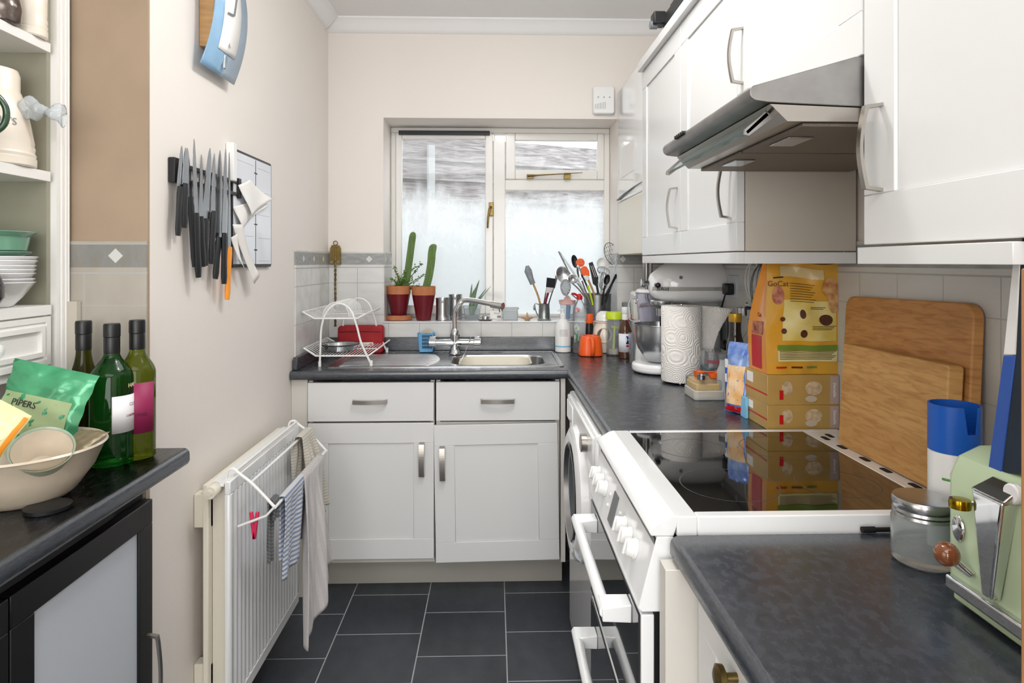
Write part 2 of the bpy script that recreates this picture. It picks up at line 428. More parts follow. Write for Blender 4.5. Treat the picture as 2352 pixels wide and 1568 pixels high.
struct('wall_rear', MB().box(-1.6, 1.0, -1.8, -1.7, 0, ZC), T['paint'])
wr2 = thing('added_window_2', None, None, (-.3, -1.68, .75)); wr2['kind'] = 'structure'  # unseen window invented as a place for the rear fill light
m = MB()
for a, b, c, d in ((-1.2, -1.14, .70, 2.2), (.54, .60, .70, 2.2), (-1.2, .60, .68, .74), (-1.2, .60, 2.16, 2.22), (-.33, -.27, .74, 2.16)): m.box(a, b, -1.699, -1.67, c, d)
ob('window_frame', m, T['gloss'], wr2, world=True)
m = MB(); WX0, WX1, WZ0, WZ1 = -.5395, .608, 1.042, 2.034
m.box(XL, WX0, YB, 3.42, 0, ZC).box(WX1, XR, YB, 3.42, 0, ZC).box(WX0, WX1, YB, 3.42, WZ1, ZC).box(WX0, WX1, YB, 3.42, 0, WZ0 - .006)
wf = struct('wall_far', m, T['paint'])
def tiling(mb, mt, par): ob('tiling', mb, mt, par, world=True)
tiling(MB().box(XL, WX0, YB - .006, YB - .0005, .86, 1.381).box(WX0, WX1, YB - .006, YB - .0005, .86, WZ0 - .006).box(WX1, XR - .007, YB - .006, YB - .0005, .86, 1.381), T['tile_x'], wf)
tiling(MB().box(XL + .0005, XL + .006, 2.613, YB - .007, .86, 1.381), T['tile_y'], bpy.data.objects['wall_left'])
tiling(MB().box(XR - .006, XR - .0005, .3, YB - .007, .86, 1.381), T['tile_r'], wr)
tiling(MB().box(XA - .019, XL - .001, YA - .0075, YA - .0025, 0, 1.379), T['tile_a'], wa)
tiling(MB().box(WX0 + .0005, WX0 + .005, YB - .006, 3.365, WZ0, 1.381).box(WX1 - .005, WX1 - .0005, YB - .006, 3.365, WZ0, 1.381), T['tile_y'], wf)
# coving
cv = [(0, 0), (0, -.062), (.010, -.060), (.022, -.048), (.038, -.030), (.052, -.014), (.062, -.008), (.062, 0)]
struct('trim_1', MB().prism([(YB - a, ZC + b) for a, b in cv], 'x', XL, XR), T['ceil'])
struct('trim_2', MB().prism([(XL + a, ZC + b) for a, b in cv], 'y', YA, YB - .062), T['ceil'])
struct('trim_3', MB().prism([(XR - a, ZC + b) for a, b in cv], 'y', 1.0, YB - .062), T['ceil'])
# window
win = thing('window_1', None, None, (.03, 3.37, WZ0)); win['kind'] = 'structure'
Y0 = 3.365
m = MB(); zt = WZ1; g = 0
m.box(WX0 + .001, WX1 - .001, Y0, 3.41, zt - .028, zt - .001); m.box(WX0 + .001, WX0 + .026, Y0, 3.41, WZ0 + .001, zt - .028); m.box(WX1 - .03, WX1 - .001, Y0, 3.41, WZ0 + .001, zt - .028)
m.box(WX0 + .026, WX1 - .03, Y0, 3.41, WZ0 + .001, 1.058)
m.box(-.004, .058, Y0 - .004, 3.41, 1.058, zt - .028); m.box(.058, WX1 - .03, Y0 - .002, 3.41, 1.707, 1.762)
ob('window_frame', m, T['gloss'], win, world=True, bev=.003)
def sash(x0, x1, z0, z1, px0, px1, pz0, pz1, y):
    m = MB(); m.box(x0, px0, y, y + .035, z0, z1).box(px1, x1, y, y + .035, z0, z1).box(px0, px1, y, y + .035, z0, pz0).box(px0, px1, y, y + .035, pz1, z1)
    s = ob('sash', m, T['gloss'], win, world=True, bev=.004)
    ob('pane', MB().box(px0 - .003, px1 + .003, y + .018, y + .021, pz0 - .003, pz1 + .003), T['misted'], s, world=True)
    return s
s1 = sash(-.512, -.006, 1.060, 2.004, -.480, -.046, 1.106, 1.972, Y0 - .012)
s2 = sash(.060, .577, 1.764, 2.004, .110, .541, 1.812, 1.967, Y0 - .010)
ob('pane', MB().box(.058, .580, 3.385, 3.388, 1.056, 1.709), T['misted'], win, world=True)
# casement handle
x, z = gy(1128, 480, 3.34)
m = MB(); m.box(x - .012, x + .012, 3.335, 3.353, z - .035, z + .035); m.tube([(x, 3.335, z + .01), (x - .008, 3.32, z), (x - .016, 3.315, z - .05), (x - .018, 3.315, z - .10)], [.008, .007, .006, .005])
ob('handle', m, T['brass'], s1, world=True, bev=.002)
a = gy(1212, 405, 3.33); b = gy(1338, 396, 3.31)
m = MB(); m.tube([(a[0], 3.335, a[1] + .003), (a[0] + .06, 3.325, a[1] + .006), (b[0], 3.315, b[1])], [.011, .007, .003], flat=.6); m.box(a[0] + .19, a[0] + .225, 3.33, 3.355, a[1] - .012, a[1] + .02); m.box(a[0] - .004, a[0] + .03, 3.335, 3.355, a[1] - .01, a[1] + .012)
ob('window_stay', m, T['brass'], s2, world=True, bev=.002)
a = gy(917, 297, 3.36); b = gy(1125, 307, 3.36)
ob('draught_strip', MB().box(a[0], b[0], 3.335, 3.352, 1.990, 2.012), T['black'], win, world=True, bev=.002)
ob('window_sill', MB().box(WX0 + .001, WX1 - .001, YB - .012, Y0 - .001, WZ0 - .006, WZ0), T['porc'], win, world=True, bev=.002)
# ------------------------------------------------------------------ garden fence beyond the window
def fp(t, z, off=0): # point along fence line
    return (-1.5 + 4 * t - off * .37, 4 + 1.6 * t + off * .93 * -1, z)
fence = thing('garden_fence', 'grey weathered overlapping board fence outside behind the window', 'fence', fp(.5, 0))
m = MB(); zb = .2; hb = .148; k = 0
while zb < 2.10:
    A, B = fp(-.3, zb), fp(1.25, zb + .01 * (k % 3 - 1)); C, D_ = fp(1.25, zb + hb + .03, .028), fp(-.3, zb + hb + .03, .028)
    off = Vector((-.0148, .0372, 0))
    q = [Vector(A) - off * .7, Vector(B) - off * .7, Vector(C) + off * .9, Vector(D_) + off * .9]
    q[0].z += 0; m.hexa([q[0], q[1], q[1] + off * .3, q[0] + off * .3, q[3], q[2], q[2] + off * .3, q[3] + off * .3]); zb += hb * .88; k += 1
ob('slat_panel', m, T['fence'], fence, world=True, flat=True)
for t_ in (-.12, .262, .62, 1.0):
    a = Vector(fp(t_, 0)); d = Vector((.925, .37, 0)).normalized(); n = Vector((.37, -.93, 0))
    m = MB(); p0 = a + n * .045; p1 = a + n * .09
    m.hexa([p0 - d * .022, p0 + d * .022, p1 + d * .022, p1 - d * .022] + [q + Vector((0, 0, 2.12)) for q in (p0 - d * .022, p0 + d * .022, p1 + d * .022, p1 - d * .022)])
    ob('post', m, mat('post_wood', 'A2A5A6', .8, var=.2, vs=9) if t_ < 0 else bpy.data.materials['post_wood'], fence, world=True)
one('garden_ground', 'pale paved yard ground outside the window', 'ground', MB().box(-6, 8, 3.45, 14, -.05, 0), mat('paving', 'B8B8B4', .9, var=.2))
bpy.data.objects['garden_ground']['kind'] = 'structure'
# ------------------------------------------------------------------ handles
def bow_handle(L, out, w_=.012, th=.006, vertical=True):
    """bow handle, local: along z, sticking out toward -y"""
    m = MB(); n = 12; P = []
    prof = [(-L / 2, 0), (-L / 2 + .004, -out * .75)] + [(-L / 2 + .012 + (L - .024) * k / n, -out * (.8 + .2 * sin(PI * k / n))) for k in range(n + 1)] + [(L / 2 - .004, -out * .75), (L / 2, 0)]
    inner = [(p[0] * (1 - 2 * th / L) if i not in (0, len(prof) - 1) else p[0] * (1 - 2 * th / L), p[1] + (th if 0 < i < len(prof) - 1 else 0)) for i, p in enumerate(prof)]
    for i in range(len(prof) - 1):
        a, b, c, d = prof[i], prof[i + 1], inner[i + 1], inner[i]
        m.hexa([(-w_ / 2, a[1], a[0]), (w_ / 2, a[1], a[0]), (w_ / 2, d[1], d[0]), (-w_ / 2, d[1], d[0]), (-w_ / 2, b[1], b[0]), (w_ / 2, b[1], b[0]), (w_ / 2, c[1], c[0]), (-w_ / 2, c[1], c[0])])
    bmesh.ops.remove_doubles(m.bm, verts=m.bm.verts, dist=.0001)
    return m
def place(mb, loc, face='-y', horizontal=False):
    M_ = Matrix.Identity(4)
    if horizontal: M_ = Matrix.Rotation(R(90), 4, 'Y')
    rz = {'-y': 0, '-x': -90, '+x': 90}[face]
    M_ = Matrix.Translation(loc) @ Matrix.Rotation(R(rz), 4, 'Z') @ M_
    bmesh.ops.transform(mb.bm, matrix=M_, verts=mb.bm.verts); return mb
def shaker(m, u0, u1, z0, z1, face, ax, st=.07, th=.02, dep=.005):
    """shaker door: face is the outer plane, ax 'y' (u is x, outward -y), 'x' (u is y, outward -x), 'X' (outward +x)"""
    sgn = {'y': 1, 'x': 1, 'X': -1}[ax]
    def bx(a0, a1, b0, b1, f0, f1):
        f0, f1 = face + sgn * f0, face + sgn * f1
        if ax == 'y': m.box(a0, a1, f0, f1, b0, b1)
        else: m.box(f0, f1, a0, a1, b0, b1)
    bx(u0, u1, z0, z0 + st, 0, th); bx(u0, u1, z1 - st, z1, 0, th); bx(u0, u0 + st, z0 + st, z1 - st, 0, th); bx(u1 - st, u1, z0 + st, z1 - st, 0, th)
    bx(u0 + st, u1 - st, z0 + st, z1 - st, dep, th)
    return m
# ------------------------------------------------------------------ sink run
YF = 2.547; YD = 2.562
def px2x(px, Y): return gy(px, 700, Y)[0]
dx = [px2x(706, YD), px2x(997, YD), px2x(1001, YD), px2x(1286, YD)]
z_ = lambda y, Y=YD: gy(1100, y, Y)[1]
def base_unit(name, label, x0, x1, hx, tilt):
    t = thing(name, label, 'cabinet', ((x0 + x1) / 2, 2.85, .10))
    m = MB(); m.box(x0, x0 + .016, YD + .022, 3.10, .13, .858).box(x1 - .016, x1, YD + .022, 3.10, .13, .858).box(x0 + .016, x1 - .016, YD + .022, 3.10, .13, .146).box(x0 + .016, x1 - .016, 3.085, 3.10, .146, .858)
    m.box(x0 + .016, x1 - .016, YD + .022, YD + .04, .675, .69)
    ob('carcass', m, T['carc'], t, world=True)
    d = ob('drawer', MB().box(x0 + .001, x1 - .001, YD, YD + .02, z_(966), z_(877)), T['cab'], t, world=True, bev=.002)
    cx = gy(hx, 700, YD)[0]
    ob('handle', place(bow_handle(.138, .030, .016, .005), (cx, YD, z_(920)), '-y', True), T['nickel'], d, world=True)
    z0, z1 = (z_(1281), z_(970)) if not tilt else (z_(1288), z_(974))
    d = ob('door', shaker(MB(), x0 + .001, x1 - .001, z0, z1, YD - (.004 if tilt else 0), 'y', .080), T['cab'], t, world=True, bev=.0015)
    if tilt: d.rotation_euler = (0, R(-.9), 0)
    hxx = x1 - .048 if not tilt else x0 + .034
    ob('handle', place(bow_handle(.136, .030, .021, .005), (hxx, YD - (.004 if tilt else 0), z_(1053 if not tilt else 1060)), '-y'), T['nickel'], d, world=True)
    return t
base_unit('base_cabinet', 'white shaker base cabinet with drawer and straight door, left below the sink', dx[0], dx[1], 850, False)
base_unit('base_cabinet', 'white shaker base cabinet with dropped, slightly crooked door under the sink bowl', dx[2], dx[3], 1143, True)
one('filler_panel', 'narrow white upright filler strip between left wall and sink cabinet', 'panel', MB().box(XL + .001, dx[0] - .003, YD + .012, YD + .03, .0, .866), T['carc'])
one('end_panel', 'narrow cream end panel right of the sink cabinets', 'panel', MB().box(dx[3] + .004, dx[3] + .022, YD + .004, 3.1, .13, .866), T['carc'])
one('plinth', 'grey plinth board under the sink cabinets', 'plinth', MB().box(XL + .002, dx[3] + .02, 2.675, 2.69, .001, .128), T['plinth'])
# L worktop with a cut-out for the sink
SX0, SX1, SY0, SY1 = -.690, .288, 2.632, 3.085
XW = .289
t = thing('worktop', 'charcoal laminate L-shaped worktop around the sink and right-hand corner', 'worktop', (0, 2.9, .868))
zt0 = .867
m = MB(); fr = [(0, 0), (0, -.020), (.004, -.031), (.012, -.033)]
def top_slab(m, x0, x1, y0, y1): m.box(x0, x1, y0, y1, zt0, .9)
top_slab(m, XL + .003, SX0 + .02, YF + .01, 3.138); top_slab(m, SX0 + .02, SX1 - .02, YF + .01, SY0 + .02); top_slab(m, SX0 + .02, SX1 - .02, SY1 - .02, 3.138)
top_slab(m, SX1 - .02, XR - .007, YF + .01, 3.138)
top_slab(m, XW + .01, XR - .007, 1.622, YF + .01)
nose = [(.0, .9), (-.005, .8985), (-.0088, .895), (-.01, .889), (-.01, .872), (-.006, .867), (0, .867)]
m.prism([(YF + .01 + a, z) for a, z in nose], 'x', XL + .003, XW + .004)
m.prism([(XW + .01 + a, z) for a, z in nose], 'y', 1.622, YF + .012)
bmesh.ops.remove_doubles(m.bm, verts=m.bm.verts, dist=.0002)
ob('top_board', m, T['top'], t, world=True, ang=50)
m = MB(); m.box(XL + .006, XR - .007, 3.117, 3.138, .9, .967); m.box(XL + .007, XL + .024, 2.575, 3.117, .9, .952)
ob('upstand', m, T['top'], t, world=True, bev=.003)
# sink
s = thing('sink', 'stainless steel inset sink with ridged drainer on the left', 'sink', (-.2, 2.86, .9))
m = MB(); B0, B1, BY0, BY1 = -.185, .225, 2.695, 2.985
dish = rrect(B0, B1, BY0, BY1, .075, 8)
N = len(dish); outer = rrect(SX0, SX1, SY0, SY1, .02, 8)
def ring(pts, z): return [m.v((x, y, z)) for x, y in pts]
def sc(pts, f):
    cx = sum(p[0] for p in pts) / len(pts); cy = sum(p[1] for p in pts) / len(pts); return [(cx + (x - cx) * f, cy + (y - cy) * f) for x, y in pts]
L = [ring(outer, .9002), ring(outer, .9035), ring(rrect(SX0 + .008, SX1 - .008, SY0 + .008, SY1 - .008, .016, 8), .9045), ring(rrect(SX0 + .016, SX1 - .016, SY0 + .016, SY1 - .016, .012, 8), .900)]
bw = [ring(dish, .899), ring(sc(dish, .975), .893), ring(sc(dish, .93), .80), ring(sc(dish, .85), .765), ring(sc(dish, .3), .76)]
for A, Bq in list(zip(L, L[1:])) + list(zip(bw, bw[1:])):
    for i in range(N): m.f([A[i], A[(i + 1) % N], Bq[(i + 1) % N], Bq[i]])
m.f(bw[-1])
# deck between the inner rim and bowl
A, Bq = L[-1], bw[0]
for i in range(N): m.f([A[i], A[(i + 1) % N], Bq[(i + 1) % N], Bq[i]])
ob('bowl', m, T['steel'], s, world=True, ang=30)
m = MB()
for k in range(14):
    y = SY0 + .045 + k * .0235
    m.tube([(-.64, y, .9002), (-.62, y, .9028), (-.30 + .03 * sin(PI * k / 13), y, .9022), (-.27 + .03 * sin(PI * k / 13), y, .8998)], .0048, 8, flat=.7)
ob('drainer', m, T['steel'], s, world=True)
# tap
tx, ty = gz(1045, 812, .903)
t = thing('mixer_tap', 'chrome mixer tap with long angled spout above the sink', 'tap', (tx, ty, .903))
m = MB(); m.lathe([(.030, 0), (.030, .004), (.024, .012), (.0195, .03), (.019, .075), (.023, .085), (.021, .10), (.017, .112), (.014, .118)]); ob('body', m, T['chrome'], t)
m = MB(); m.tube([(-.088, 0, .052), (-.04, 0, .052), (0, 0, .052), (.04, 0, .052), (.088, 0, .052)], [.0165, .0175, .019, .0175, .0165], 20); ob('cross_bar', m, T['chrome'], t)
for sg in (-1, 1):
    m = MB(); m.cyl((sg * .088 - (.034 if sg < 0 else 0), 0, .052), .021, .034, 'x', 24); m.box(sg * .088 - (.03 if sg < 0 else -.002), sg * .088 + (.0 if sg < 0 else .03), -.006, .006, .068, .082)
    ob('tap_handle', m, T['chrome'], t, bev=.003)
def loc(px, py, Y, o): x, z = gy(px, py, Y); return Vector((x, Y, z)) - o.location
P = [Vector((0, 0, .115)), Vector((0, 0, .165)), Vector((.004, -.002, .2)), Vector((.022, -.008, .232)), Vector((.06, -.02, .252)), loc(1150, 702, ty - .12, t)]
ob('spout', MB().tube(smooth_path(P, 6), [.0125] * 31, 16), T['chrome'], t)
e = P[-1]; d = (e - P[-2]).normalized()
m = MB(); m.tube([e - d * .05, e + d * .012], .0165, 18); m.tube([e - Vector((0.002, 0, .010)), e - Vector((-.002, 0, .026))], .009, 12); ob('nozzle', m, T['chrome'], t)
# bowl in the sink
m = MB(); o1 = rrect(-.150, .160, 2.705, 2.955, .06, 8)
rings = []
for f_, zq in ((.80, .775), (.93, .80), (1.0, .895), (1.02, .897), (.985, .893), (.91, .80), (.78, .78)):
    rings.append(ring_ := [m.v((x, y, zq)) for x, y in sc(o1, f_)])
for A, Bq in zip(rings, rings[1:]):
    for i in range(len(A)): m.f([A[i], A[(i + 1) % len(A)], Bq[(i + 1) % len(A)], Bq[i]])
m.f(rings[0][::-1]); m.f(rings[-1])
one('washing_up_bowl', 'white plastic washing-up bowl sitting in the sink', 'bowl', m, T['cplas'])
hx = gy(1062, 800, ty - .01); pp = gz(1045, 830, .9)
t = thing('sink_plug', 'round metal sink plug on a bead chain hanging from the tap', 'plug', (pp[0], pp[1], .86))
m = MB(); m.lathe([(.021, -.004), (.023, 0), (.021, .005), (.006, .008), (.004, .016)], n=20); bmesh.ops.rotate(m.bm, verts=m.bm.verts, matrix=Matrix.Rotation(R(70), 3, 'Y'))
ob('plug', m, T['chrome'], t)
m = MB(); A = Vector((tx + .075, ty - .012, .985)) - t.location; Bv = Vector((.006, 0, .004))
m.tube([A + (Bv - A) * (k / 40) + Vector((0, 0, -.012 * sin(PI * k / 40))) for k in range(41)], [.0012 + .0008 * (k % 2) for k in range(41)], 6)
ob('chain', m, T['chrome'], t)
# ------------------------------------------------------------------ right upper cabinets
XC = .590
Ys = [2.548, 2.018, 1.547]
ZB, ZT = 1.3575, 2.083
def wall_unit(label, y1, y0, z0, z1, hy, hz, out=None, st=.07):
    t = thing('wall_cabinet', label, 'cabinet', ((XC + XR) / 2, (y0 + y1) / 2, z0))
    ob('carcass', MB().box(XC + .022, XR - .008, y0 + .001, y1 - .001, z0, z1), T['panel'], t, world=True, bev=.001)
    d = ob('door', shaker(MB(), y0 + .0015, y1 - .0015, z0, z1, XC, 'x', st), T['cab'], t, world=True, bev=.0015)
    ob('handle', place(bow_handle(.135, .036, .011, .005), (XC, hy, hz), '-x'), T['nickel'], d, world=True)
    return t
wall_unit('white shaker wall cabinet beside the boiler, farthest of the row', Ys[0], Ys[1], ZB, ZT, Ys[1] + .036, 1.505)
wall_unit('white shaker wall cabinet just left of the extractor hood', Ys[1], Ys[2], ZB, ZT, Ys[2] + .038, 1.505)
ZH = 1.664
wall_unit('short white wall cabinet above the extractor hood', Ys[2], 1.014, ZH, ZT, Ys[2] - .038, 1.82)
tnear = wall_unit('white wall cabinet nearest the camera, right of the hood', 1.011, .55, ZB, ZT, .963, 1.505, st=.078)
m = MB(); m.prism([(XC - .018, ZT + .003), (XC + .02, ZT + .003), (XC + .02, ZT + .04), (XC - .018, ZT + .04)], 'y', .705, Ys[0])
one('cornice', 'white cornice strip along the tops of the wall cabinets', 'cornice', m, T['cab'], bev=.003)
one('light_pelmet', 'white pelmet strip under the two far wall cabinets', 'pelmet', MB().box(XC + .001, XC + .019, Ys[2], Ys[0], 1.3265, ZB - .003).box(XC + .019, XR - .008, Ys[2], Ys[2] + .018, 1.3265, ZB - .003), [T['cab']], bev=.001)
one('light_pelmet', 'white pelmet strip under the nearest wall cabinet', 'pelmet', MB().box(XC - .008, XC + .012, .705, 1.014, 1.327, ZB - .004), T['cab'], bev=.001)
# ------------------------------------------------------------------ extractor hood
t = thing('extractor_hood', 'stainless steel extractor hood with glass visor below the wall cabinets', 'extractor hood', (.65, 1.3, 1.55))
hy0, hy1 = 1.015, 1.545; zb = 1.556
def hoodprof(x_front, x_back, zlip, ztop, lip_r):
    return [(x_back, zb + .012), (x_front + lip_r + .015, zlip - lip_r - .002)] + [(x_front + lip_r + lip_r * cos(R(a)), zlip + lip_r * sin(R(a))) for a in range(255, 115, -14)] + [(XC - .01, ztop), (x_back, ztop)]
pr = hoodprof(.408, XR - .01, 1.6015, ZH - .004, .014)
ob('tray', MB().prism([(.442, 1.5835), (.470, zb), (XR - .012, zb), (XR - .012, zb + .0112)], 'y', hy0 + .002, hy1 - .002), T['nickel'], t, world=True)
ob('canopy', MB().prism(pr, 'y', hy0, hy1), T['steel_dull'], t, world=True, bev=.0015)
m = MB(); 
for k in range(2): m.box(.50, XR - .03, hy0 + .012 + k * .262, hy0 + .264 + k * .262, zb - .006, zb - .0005)
mf = mat('grease_filter_mesh', '8A8073', .5, .6, bump=1, bs=900)
fl = ob('filter', m, mf, t, world=True, bev=.001)
m = MB(); m.box(.515, .56, 1.11, 1.19, zb - .009, zb - .0062); ob('filter_catch', m, T['steel'], t, world=True, bev=.001)
m = MB(); m.box(.515, .56, 1.36, 1.44, zb - .009, zb - .0062); ob('filter_catch', m, T['steel'], t, world=True, bev=.001)
m = MB(); m.prism([(.448, 1.5765), (.414, 1.545), (.417, 1.541), (.452, 1.572)], 'y', hy0 + .03, hy1 - .02)
hg = mat('tinted_visor_glass', 'BFD0CC', .06, trans=.8, ior=1.3); ob('visor', m, hg, t, world=True)
for yy in (hy0 + .03, hy1 - .022):
    m = MB(); m.prism([(.460, 1.569), (.446, 1.578), (.412, 1.548), (.411, 1.540), (.419, 1.538)], 'y', yy, yy + .006); ob('visor_bracket', m, T['steel_dull'], t, world=True)
for k in range(5):
    yb = 1.372 + k * .0135; m = MB(); m.cyl((.4035, yb, 1.6085), .0042, .01, 'x', 12); ob('button', m, T['black'], t, world=True)
# ------------------------------------------------------------------ boiler
t = thing('boiler', 'white wall-hung gas boiler with drop-down cream flap by the window', 'boiler', (.75, 2.87, 1.36))
by0, by1 = 2.57, 3.128
m = MB(); m.prism(rrect(.600, XR - .008, by0, by1, .03, 6), 'z', 1.62, 2.16); ob('casing', m, T['enam'], t, world=True, bev=.01, seg=3)
m = MB(); m.prism(rrect(.602, XR - .008, by0 + .001, by1 - .001, .03, 6), 'z', 1.365, 1.618); ob('flap', m, T['cplas'], t, world=True, bev=.004)
m = MB(); m.tube([(.600, by1 - .02, 1.632), (.597, by1 - .1, 1.630), (.596, by1 - .22, 1.642), (.596, by0 + .15, 1.652), (.597, by0 + .01, 1.655)], [.006, .01, .007, .003, .002], flat=.6); ob('lip', m, T['cork'], t, world=True)
ob('notice', MB().box(.5985, .5995, 2.73, 3.02, 1.725, 1.86), T['paper'], t, world=True)
m = MB(); m.tube([(.64, 2.68, 1.364), (.64, 2.68, 1.18), (.66, 2.68, 1.15), (.66, 3.10, 1.15)], .0075)
for yy in (2.85, 2.98): m.tube([(.70, yy, 1.364), (.70, yy, 1.20), (.86, yy, 1.19)], .0075)
ob('pipes', m, T['steel_dull'], t, world=True)
# ------------------------------------------------------------------ CO alarm
a = gy(1361, 198, YB - .02); b = gy(1411, 263, YB - .02); cx, cz = (a[0] + b[0]) / 2, (a[1] + b[1]) / 2
t = thing('wall_alarm', 'white square gas alarm on the far wall above the window', 'alarm', (cx, YB - .001, cz))
ob('case', MB().prism(rrect(-.052, .052, -.067, .067, .012), 'y', -.034, 0), T['wplas'], t, bev=.005)
m = MB()
for k in range(3): m.cyl((-.028 + .028 * k, -.0355, .012), .003, .002, 'y', 10)
for k in range(7): m.box(-.042 + k * .008, -.0405 + k * .008, -.0352, -.0342, -.045, -.022 + k * .002)
ob('indicators', m, T['cork'], t)
# ------------------------------------------------------------------ cooker
CY0, CY1 = 1.064, 1.613
t = thing('electric_cooker', 'white freestanding electric cooker with black ceramic hob', 'cooker', (.58, 1.34, 0))
m = MB(); m.box(.268, XR - .02, CY0 + .004, CY1 - .004, .01, .868)
ob('body', m, T['black'], t, world=True)
m = MB(); zt = .905
pr = [(.310, zt), (.300, zt + .001), (.289, zt - .002), (.264, .888), (.258, .880), (.262, .873), (.30, .872)]
m.prism(pr, 'y', CY0, CY1)
m.box(.305, .340, CY0, CY1, .872, zt + .0005)
m.box(.340, XR - .02, CY0, CY0 + .022, .872, zt + .0005); m.box(.340, XR - .02, CY1 - .018, CY1, .872, zt + .0005); m.box(.775, XR - .02, CY0 + .022, CY1 - .018, .872, zt + .0005)
ob('hob_surround', m, T['enam'], t, world=True, bev=.002)
hob = mat('black_ceramic_glass', '0A0A0B', .035, coat=.4, spec=.8)
m = MB(); m.box(.334, .778, CY0 + .020, CY1 - .016, .885, .9045); gl = ob('hob_glass', m, hob, t, world=True)
m = MB()
for cx_, cy_, r_ in ((.45, 1.22, .09), (.45, 1.46, .075), (.66, 1.22, .075), (.66, 1.46, .09)):
    m.lathe([(r_, .9046), (r_ + .0012, .9047), (r_ + .0024, .9046)], (cx_, cy_, 0), 48, cap=False)
ob('ring_marking', m, mat('hob_ring_print', '3A3A3C', .3), gl, world=True)
m = MB()
for k in range(3):
    for j in range(4):
        yy = 1.135 + k * .165 + j * .022; xx = .792 + (j % 2) * .022
        m.prism(rrect(xx, xx + .013, yy - .028 + (j // 2) * .03, yy + .004 + (j // 2) * .03, .005, 3), 'z', zt - .002, zt + .0012)
ob('vent_slots', m, T['blackm'], t, world=True)
# sloped control panel
m = MB(); m.prism([(.272, .872), (.240, .752), (.246, .746), (.30, .746), (.30, .872)], 'y', CY0 + .001, CY1 - .001)
cp = ob('control_panel', m, T['enam'], t, world=True, bev=.002)
nrm = Vector((-.966, 0, .2575)).normalized()
def onpanel(y, z): k = (z - .752) / .12; return Vector((.240 + .032 * k, y, z))
for y in (1.155, 1.205, 1.255, 1.465, 1.515, 1.565):
    p = onpanel(y, .812); q = nrm.to_track_quat('Z', 'Y').to_matrix().to_4x4()
    m = MB(); m.M = Matrix.Translation(p) @ q
    m.lathe([(.019, 0), (.019, .004), (.0165, .006), (.0155, .018), (.013, .020)], n=24); m.box(-.0025, .0025, -.014, .014, .018, .023)
    ob('knob', m, T['wplas'], cp, world=True, bev=.001)
p = onpanel(1.36, .805); m = MB(); m.M = Matrix.Translation(p) @ nrm.to_track_quat('Z', 'Y').to_matrix().to_4x4(); m.box(-.022, .022, -.032, .032, 0, .002)
ob('display', m, T['cork'], cp, world=True)
m = MB()
for dy in (-.055, .055):
    for dz in (-.012, .012):
        m.M = Matrix.Translation(onpanel(1.36 + dy, .805 + dz)) @ nrm.to_track_quat('Z', 'Y').to_matrix().to_4x4(); m.cyl((0, 0, 0), .004, .003, n=12)
m.M = None
ob('button', m, T['wplas'], cp, world=True)
oven = mat('black_oven_glass', '0B0D10', .04, spec=.9, coat=.5)
def oven_door(z0, z1, hz):
    d = ob('oven_door', MB().box(.246, .268, CY0 + .004, CY1 - .004, z0, z1), T['enam'], t, world=True, bev=.002)
    ob('door_glass', MB().box(.2425, .2458, CY0 + .012, CY1 - .008, z0 + .012, z1 - .004), oven, d, world=True)
    m = MB(); m.tube([(.197, 1.128, hz), (.197, 1.34, hz), (.197, 1.545, hz)], .0115, 14)
    for y in (1.125, 1.500): m.hexa([(.190, y - .004, hz - .013), (.2425, y, hz - .018), (.2425, y + .040, hz - .018), (.190, y + .046, hz - .013), (.190, y - .004, hz + .011), (.2425, y, hz + .014), (.2425, y + .040, hz + .014), (.190, y + .046, hz + .011)])
    ob('handle', m, T['enam'], d, world=True, bev=.002)
oven_door(.500, .740, .712); oven_door(.06, .492, .440)
# ------------------------------------------------------------------ washing machine
t = thing('washing_machine', 'white front-loading washing machine under the worktop beyond the cooker', 'washing machine', (.57, 2.05, 0))
m = MB(); m.box(.276, XR - .03, 1.74, 2.35, .02, .860); ob('body', m, T['enam'], t, world=True, bev=.008)
cyw, czw = 2.07, .59; m = MB()
m.lathe([(.215, .004), (.205, -.022), (.18, -.034), (.155, -.030), (.145, -.012)], (.276, cyw, czw), 48, 'x', cap=False); m.lathe([(.145, -.012), (.145, .004)], (.276, cyw, czw), 48, 'x', cap=False)
dr = ob('door_ring', m, T['enam'], t, world=True)
m = MB(); m.lathe([(.145, -.018), (.12, -.010), (.07, .002), (.001, .004)], (.276, cyw, czw), 40, 'x', cap=False); ob('door_glass', m, oven if False else mat('smoked_glass', '59636C', .05, coat=.5), dr, world=True)
m = MB(); m.lathe([(.152, -.034), (.148, -.036), (.143, -.02)], (.276, cyw, czw), 48, 'x', cap=False); ob('trim_ring', m, T['steel_dull'], dr, world=True)
m = MB(); m.hexa([(.245, 1.93, .44), (.265, 1.93, .42), (.265, 2.05, .38), (.250, 2.05, .39), (.240, 1.95, .47), (.262, 1.95, .47), (.262, 2.05, .41), (.246, 2.05, .41)]); ob('door_catch', m, T['enamel_grey'], dr, world=True, bev=.004)
m = MB(); m.box(.268, .277, 1.75, 2.34, .765, .85); ob('control_panel', m, T['wplas'], t, world=True, bev=.004)
m = MB(); m.cyl((.25, 1.86, .805), .026, .02, 'x', 28); ob('dial', m, T['nickel'], t, world=True, bev=.002)
m = MB(); m.box(.262, .268, 2.16, 2.31, .775, .84); ob('detergent_drawer', m, T['enam'], t, world=True, bev=.003)
